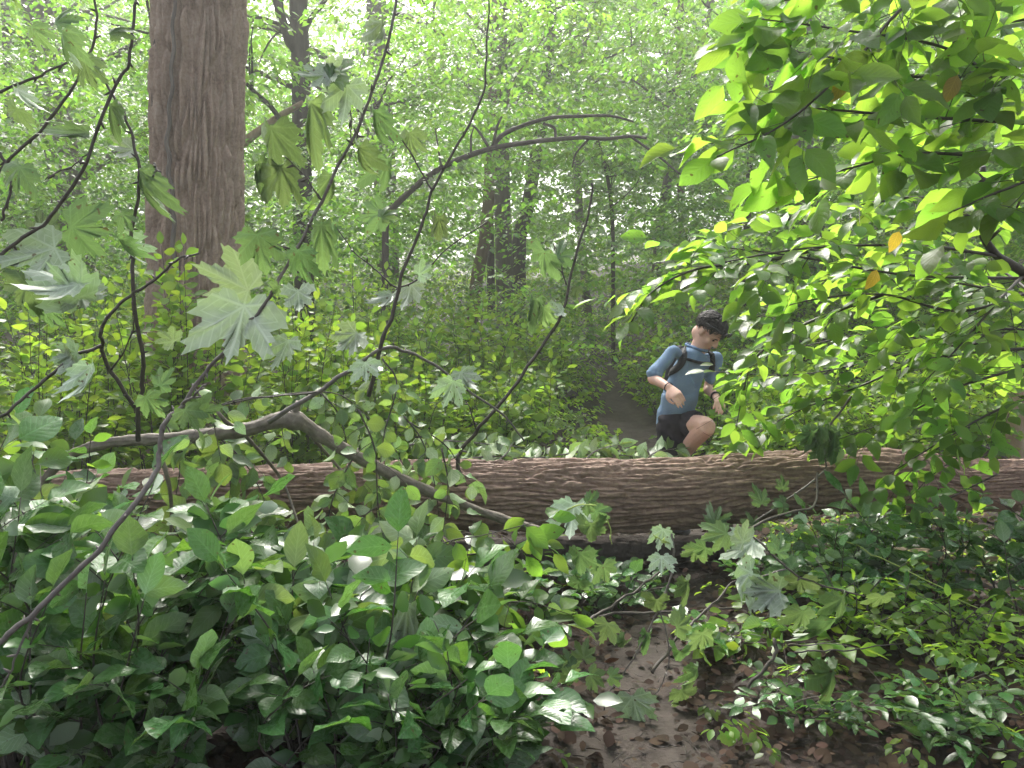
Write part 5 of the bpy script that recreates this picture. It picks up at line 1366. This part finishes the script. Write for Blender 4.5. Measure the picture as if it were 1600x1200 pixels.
# shirt
S_ = Geo()
back = -FWD
hem = pelvis + np.array((0, 0, .0))
loft(S_, [hem + back * .015 + (0, 0, -.035), hem + back * .012 + (0, 0, .04), waist + back * .01, chest, (Rs + Ls) / 2 + (0, 0, -.035), (Rs + Ls) / 2 * .6 + neck0 * .4 + (0, 0, .005), neck0 + (0, 0, .0)], [.142, .134, .124, .138, .146, .110, .060], [.108, .098, .088, .094, .080, .066, .055], RIGHT, 28)
for sh, el, k in ((Rs, Re, .80), (Ls, Le, .72)):
    e = sh + (el - sh) * k; m_ = sh + (el - sh) * k * .5
    limb_chain(S_, [sh * .8 + neck0 * .2 - (0, 0, .01), sh, m_, e], [.038, .041, .044, .049])
def shirt_wr(co):
    x, y, z = co[:, 0], co[:, 1], co[:, 2]
    q = (x * 0.5 + z) * 15 + 2.2 * vnoise(x * 7, y * 7, z * 7, 31)
    return 0.012 * np.sin(q + 3 * y) * (0.35 + 0.65 * (vnoise(x * 5, y * 5, z * 5, 32) > -.2)) + 0.010 * vnoise(x * 11, y * 11, z * 11, 33)
me_shirt = remesh(S_, 'shirt', SHIRT, 0.0065, 3, off, shirt_wr)
o_shirt = obj('shirt', me_shirt, root)
cpt = [neck0 + (0, 0, .022) + .066 * (math.cos(a) * RIGHT + math.sin(a) * FWD) + (0, 0, -.020 * math.sin(a)) for a in np.linspace(0, 2 * np.pi, 25)]
t = tube(np.array(cpt), .009, 8, cap=False); obj('collar', new_mesh('collar', t[0] - off, t[1], COLLAR), o_shirt)
# shorts
K_ = Geo()
loft(K_, [pelvis + (0, 0, -.10), pelvis + (0, 0, -.03), pelvis + (0, 0, .05)], [.120, .128, .116], [.098, .102, .085], RIGHT, 24)
limb_chain(K_, [hipR + (0, 0, .0), hipR * .6 + kneeR * .4, hipR * .35 + kneeR * .65], [.088, .090, .094])
limb_chain(K_, [hipL, hipL * .72 + kneeL * .28, hipL * .56 + kneeL * .44], [.094, .092, .094])
obj('shorts', remesh(K_, 'shorts', SHORTS, 0.0065, 3, off, lambda co: 0.009 * vnoise(co[:, 0] * 12, co[:, 1] * 12, co[:, 2] * 9, 35) + .004 * np.sin(co[:, 2] * 70 + 40 * co[:, 0])), root)
# shoes
for kn, an, dv in ((kneeR, ankR, FWD), (kneeL, ankL, nrm(FWD + np.array((0, 0, -.5))))):
    g = Geo(); loft(g, [an - dv * .06 + (0, 0, -.05), an + (0, 0, -.045), an + dv * .07 + (0, 0, -.06), an + dv * .15 + (0, 0, -.075)], [.036, .044, .048, .034], [.04, .055, .042, .026], RIGHT, 14)
    ball(g, an + (0, 0, -.02), (.045, .045, .05)); obj('shoe', remesh(g, 'shoe', SHOE, .006, 3, off), root)
# hair: a shell of overlapping curved locks over the skull
g = Geo()
def skull(a, e, k=1.0):                                  # azimuth from the face, elevation
    return H(.0785 * k * math.sin(a) * math.cos(e), -.012 + .099 * k * math.cos(a) * math.cos(e), .030 + .094 * k * math.sin(e))
ball(g, H(0, -.020, .040), (.076, .091, .084), HR, 24)
def flow(a, r):                                          # r = 0 at the crown, 1 at the hairline; a round the crown
    e = math.pi / 2 - r * (1.95 if abs(a) > 1.9 else 1.62 if abs(a) > 1.0 else 1.22)
    return a, e
for k in range(620):
    a = random.uniform(-math.pi, math.pi); r0_ = random.random() ** .6 * .72; ln = random.uniform(.28, .5); ph = random.uniform(0, 6.28); lift = random.uniform(.01, .085); sw = random.uniform(-.35, .35)
    q = []
    for u in np.linspace(0, 1, 6):
        aa, ee = flow(a + sw * u + .10 * math.sin(ph + u * 5), min(1.04, r0_ + ln * u))
        q.append(skull(aa, ee, 1.02 + lift * math.sin(.3 + u * 2.5) + .012 * math.sin(ph + u * 7)))
    c = catmull(q, 2); g.add(*tube(c, np.linspace(.0046, .0010, len(c)), 4, cap=False))
for k in range(70):                                      # stray locks
    a = random.uniform(-math.pi, math.pi); ph = random.uniform(0, 6.28); r0_ = random.uniform(.2, .8); lift = random.uniform(.10, .2)
    q = [skull(*flow(a + .25 * math.sin(ph + u * 3), min(1.05, r0_ + .34 * u)), 1.04 + lift * u * (1.4 - u)) for u in np.linspace(0, 1, 5)]
    c = catmull(q, 2); g.add(*tube(c, np.linspace(.0036, .0008, len(c)), 4, cap=False))
for k in range(90):                                      # fringe falling over the brow
    a = random.uniform(-1.0, 1.0); sw = random.uniform(.0, .45); ph = random.uniform(0, 6.28)
    q = [skull(a + sw * u + .05 * math.sin(ph + 5 * u), 1.05 - u * (.75 + .25 * math.sin(ph)), 1.06 + .10 * math.sin(u * 2.6)) for u in np.linspace(0, 1, 6)]
    c = catmull(q, 2); g.add(*tube(c, np.linspace(.0050, .0010, len(c)), 4, cap=False))
obj('hair', g.mesh('hair', HAIR, off), root)
# face details
for s in (-1, 1):
    g = Geo(); ball(g, H(s * .030, .074, -.002), (.013, .006, .0065), HR, 12); obj('eye', g.mesh('eye', EYE, off), root)
    g = Geo(); g.add(*tube(np.array([H(s * .014, .086, .013), H(s * .030, .086, .019), H(s * .048, .074, .014)]), [.003, .004, .002], 6)); obj('eyebrow', g.mesh('eyebrow', HAIR, off), root)
g = Geo(); ball(g, H(0, .089, -.063), (.021, .006, .007), HR, 12); obj('mouth', g.mesh('mouth', LIPS, off), root)
# white print on the chest
bv = BVHTree.FromPolygons([v_.co.copy() for v_ in me_shirt.vertices], [tuple(p.vertices) for p in me_shirt.polygons])
def on_shirt(p, lift):
    """nearest point of the shirt seen from the front, lifted off it"""
    q = Vector(p - off); 
    o_ = Vector(CAM - off); dv = (q - o_).normalized()
    h_ = bv.ray_cast(o_, dv)
    if h_[0] is None: h_ = bv.find_nearest(q)
    return np.array(h_[0]) + np.array(h_[1]) * lift, np.array(h_[1])
def band(g, pts, width, lift, thick=.006):
    c = catmull(pts, 6); pos, no = zip(*[on_shirt(p, lift) for p in c]); pos, no = np.array(pos), np.array(no)
    for _ in range(3):
        pos[1:-1] = (pos[:-2] + 2 * pos[1:-1] + pos[2:]) / 4; no[1:-1] = (no[:-2] + 2 * no[1:-1] + no[2:]) / 4
    no = nrm(no); t = nrm(np.gradient(pos, axis=0)); s = nrm(np.cross(t, no))
    ring = [pos + s * width / 2, pos + s * width / 2 + no * thick, pos - s * width / 2 + no * thick, pos - s * width / 2]
    v = np.stack(ring, 1).reshape(-1, 3); k = len(pos)
    i, j = np.meshgrid(np.arange(k - 1), np.arange(4), indexing='ij')
    f = np.stack([i * 4 + j, i * 4 + (j + 1) % 4, (i + 1) * 4 + (j + 1) % 4, (i + 1) * 4 + j], -1).reshape(-1, 4)
    g.add(v, [f, np.array([(0, 1, 2, 3), ((k - 1) * 4 + 3, (k - 1) * 4 + 2, (k - 1) * 4 + 1, (k - 1) * 4)])])
g = Geo(); band(g, W((1059, 583, D0), (1066, 581, D0), (1072, 580, D0)), .026, .001, .002)
obj('chest_print', g.mesh('chest_print', WHITE, off), o_shirt)["label"] = "small white print on the chest"
# backpack: straps over the chest, bag behind the back
root2 = thing('backpack', 'black backpack worn by the hiker, straps over the blue shirt', 'backpack', tuple(chest - FWD * .2)); 
o2 = np.array(root2.location)
for pts, w in ((W((1063, 533, D0), (1067, 545, D0), (1068, 560, D0), (1062, 572, D0), (1052, 580, D0), (1041, 586, D0)), .045), (W((1108, 545, D0), (1112, 555, D0), (1113, 566, D0), (1113, 580, D0)), .038)):
    g = Geo(); band(g, pts, w, .003, .010); o_ = obj('shoulder_strap', g.mesh('shoulder_strap', BLACK, o2 - off, smooth=False), root2)
g = Geo(); band(g, W((1067, 560, D0), (1080, 563, D0), (1096, 567, D0), (1112, 567, D0)), .018, .006, .006)
obj('chest_strap', g.mesh('chest_strap', BLACK, o2 - off, smooth=False), root2)
g = Geo(); bc = chest - FWD * .145 - RIGHT * .05 - np.array((0, 0, .05))
loft(g, [bc + (-.03, 0, -.22), bc + (0, 0, -.20), bc, bc + (.02, 0, .16), bc + (.03, 0, .20)], [.08, .10, .11, .10, .07], [.04, .055, .06, .05, .035], RIGHT, 16)
obj('bag', remesh(g, 'bag', BLACK, .01, 3, o2), root2)
# sunglasses pushed up on the hair
r3 = thing('sunglasses', 'dark sunglasses pushed up on the hiker\'s hair', 'sunglasses', tuple(H(0, .07, .09))); o3 = np.array(r3.location)
for s in (-1, 1):
    g = Geo(); ball(g, H(s * .034, .104, .082), (.030, .009, .022), HR, 16); obj('lens', g.mesh('lens', LENS, o3), r3)
    g = Geo(); g.add(*tube(catmull([H(s * .064, .096, .086), H(s * .088, .03, .074), H(s * .088, -.03, .050)], 4), .0028, 6)); obj('temple', g.mesh('temple', LENS, o3), r3)
g = Geo(); g.add(*tube(catmull([H(-.010, .110, .086), H(0, .113, .090), H(.010, .110, .086)], 3), .003, 6)); obj('bridge', g.mesh('bridge', LENS, o3), r3)
def ringband(name, label, c, axis, r, w, mat, cat):
    axis = nrm(axis); s = nrm(np.cross(axis, (0.3, 1, .2))); n_ = np.cross(axis, s); g = Geo(); th = np.linspace(0, 2 * np.pi, 20, endpoint=False)
    v = np.concatenate([c + axis * dz + rr * (np.cos(th)[:, None] * s + np.sin(th)[:, None] * n_) for rr, dz in ((r, -w / 2), (r + .004, -w / 2), (r + .004, w / 2), (r, w / 2))])
    k = np.arange(20); f = np.concatenate([np.stack([a * 20 + k, a * 20 + (k + 1) % 20, ((a + 1) % 4) * 20 + (k + 1) % 20, ((a + 1) % 4) * 20 + k], -1) for a in range(4)])
    g.add(v, f); tag(obj(name, g.mesh(name, mat)), label, cat)
ringband('watch_band', 'black band on the hiker\'s left wrist', Lw - nrm(Lw - Le) * .01, Lw - Le, .027, .022, BLACK, 'wristband')
ringband('bracelet', 'thin dark bracelet on the hiker\'s right wrist', Rw - nrm(Rw - Re) * .01, Rw - Re, .027, .006, BLACK, 'bracelet')
HAZE = 0.0045
# ------------------------------------------------------------------ the damp air of the wood
m, nt, out = mat_new('humid_air')
pv_ = N(nt, "ShaderNodeVolumePrincipled")
pv_.inputs["Color"].default_value = (0.93, 0.97, 0.92, 1)
pv_.inputs["Density"].default_value = HAZE
pv_.inputs["Anisotropy"].default_value = 0.45
nt.links.new(pv_.outputs[0], out.inputs["Volume"])
lo, hi = np.array((-160.0, -14.0, -2.0)), np.array((160.0, 225.0, 42.0))
bx = np.array([(x, y, z) for x in (0, 1) for y in (0, 1) for z in (0, 1)]) * (hi - lo) + lo
bf = np.array([(0, 1, 3, 2), (4, 6, 7, 5), (0, 4, 5, 1), (2, 3, 7, 6), (0, 2, 6, 4), (1, 5, 7, 3)])
o = obj('haze', new_mesh('haze', bx, bf, m, smooth=False)); o["kind"] = "stuff"
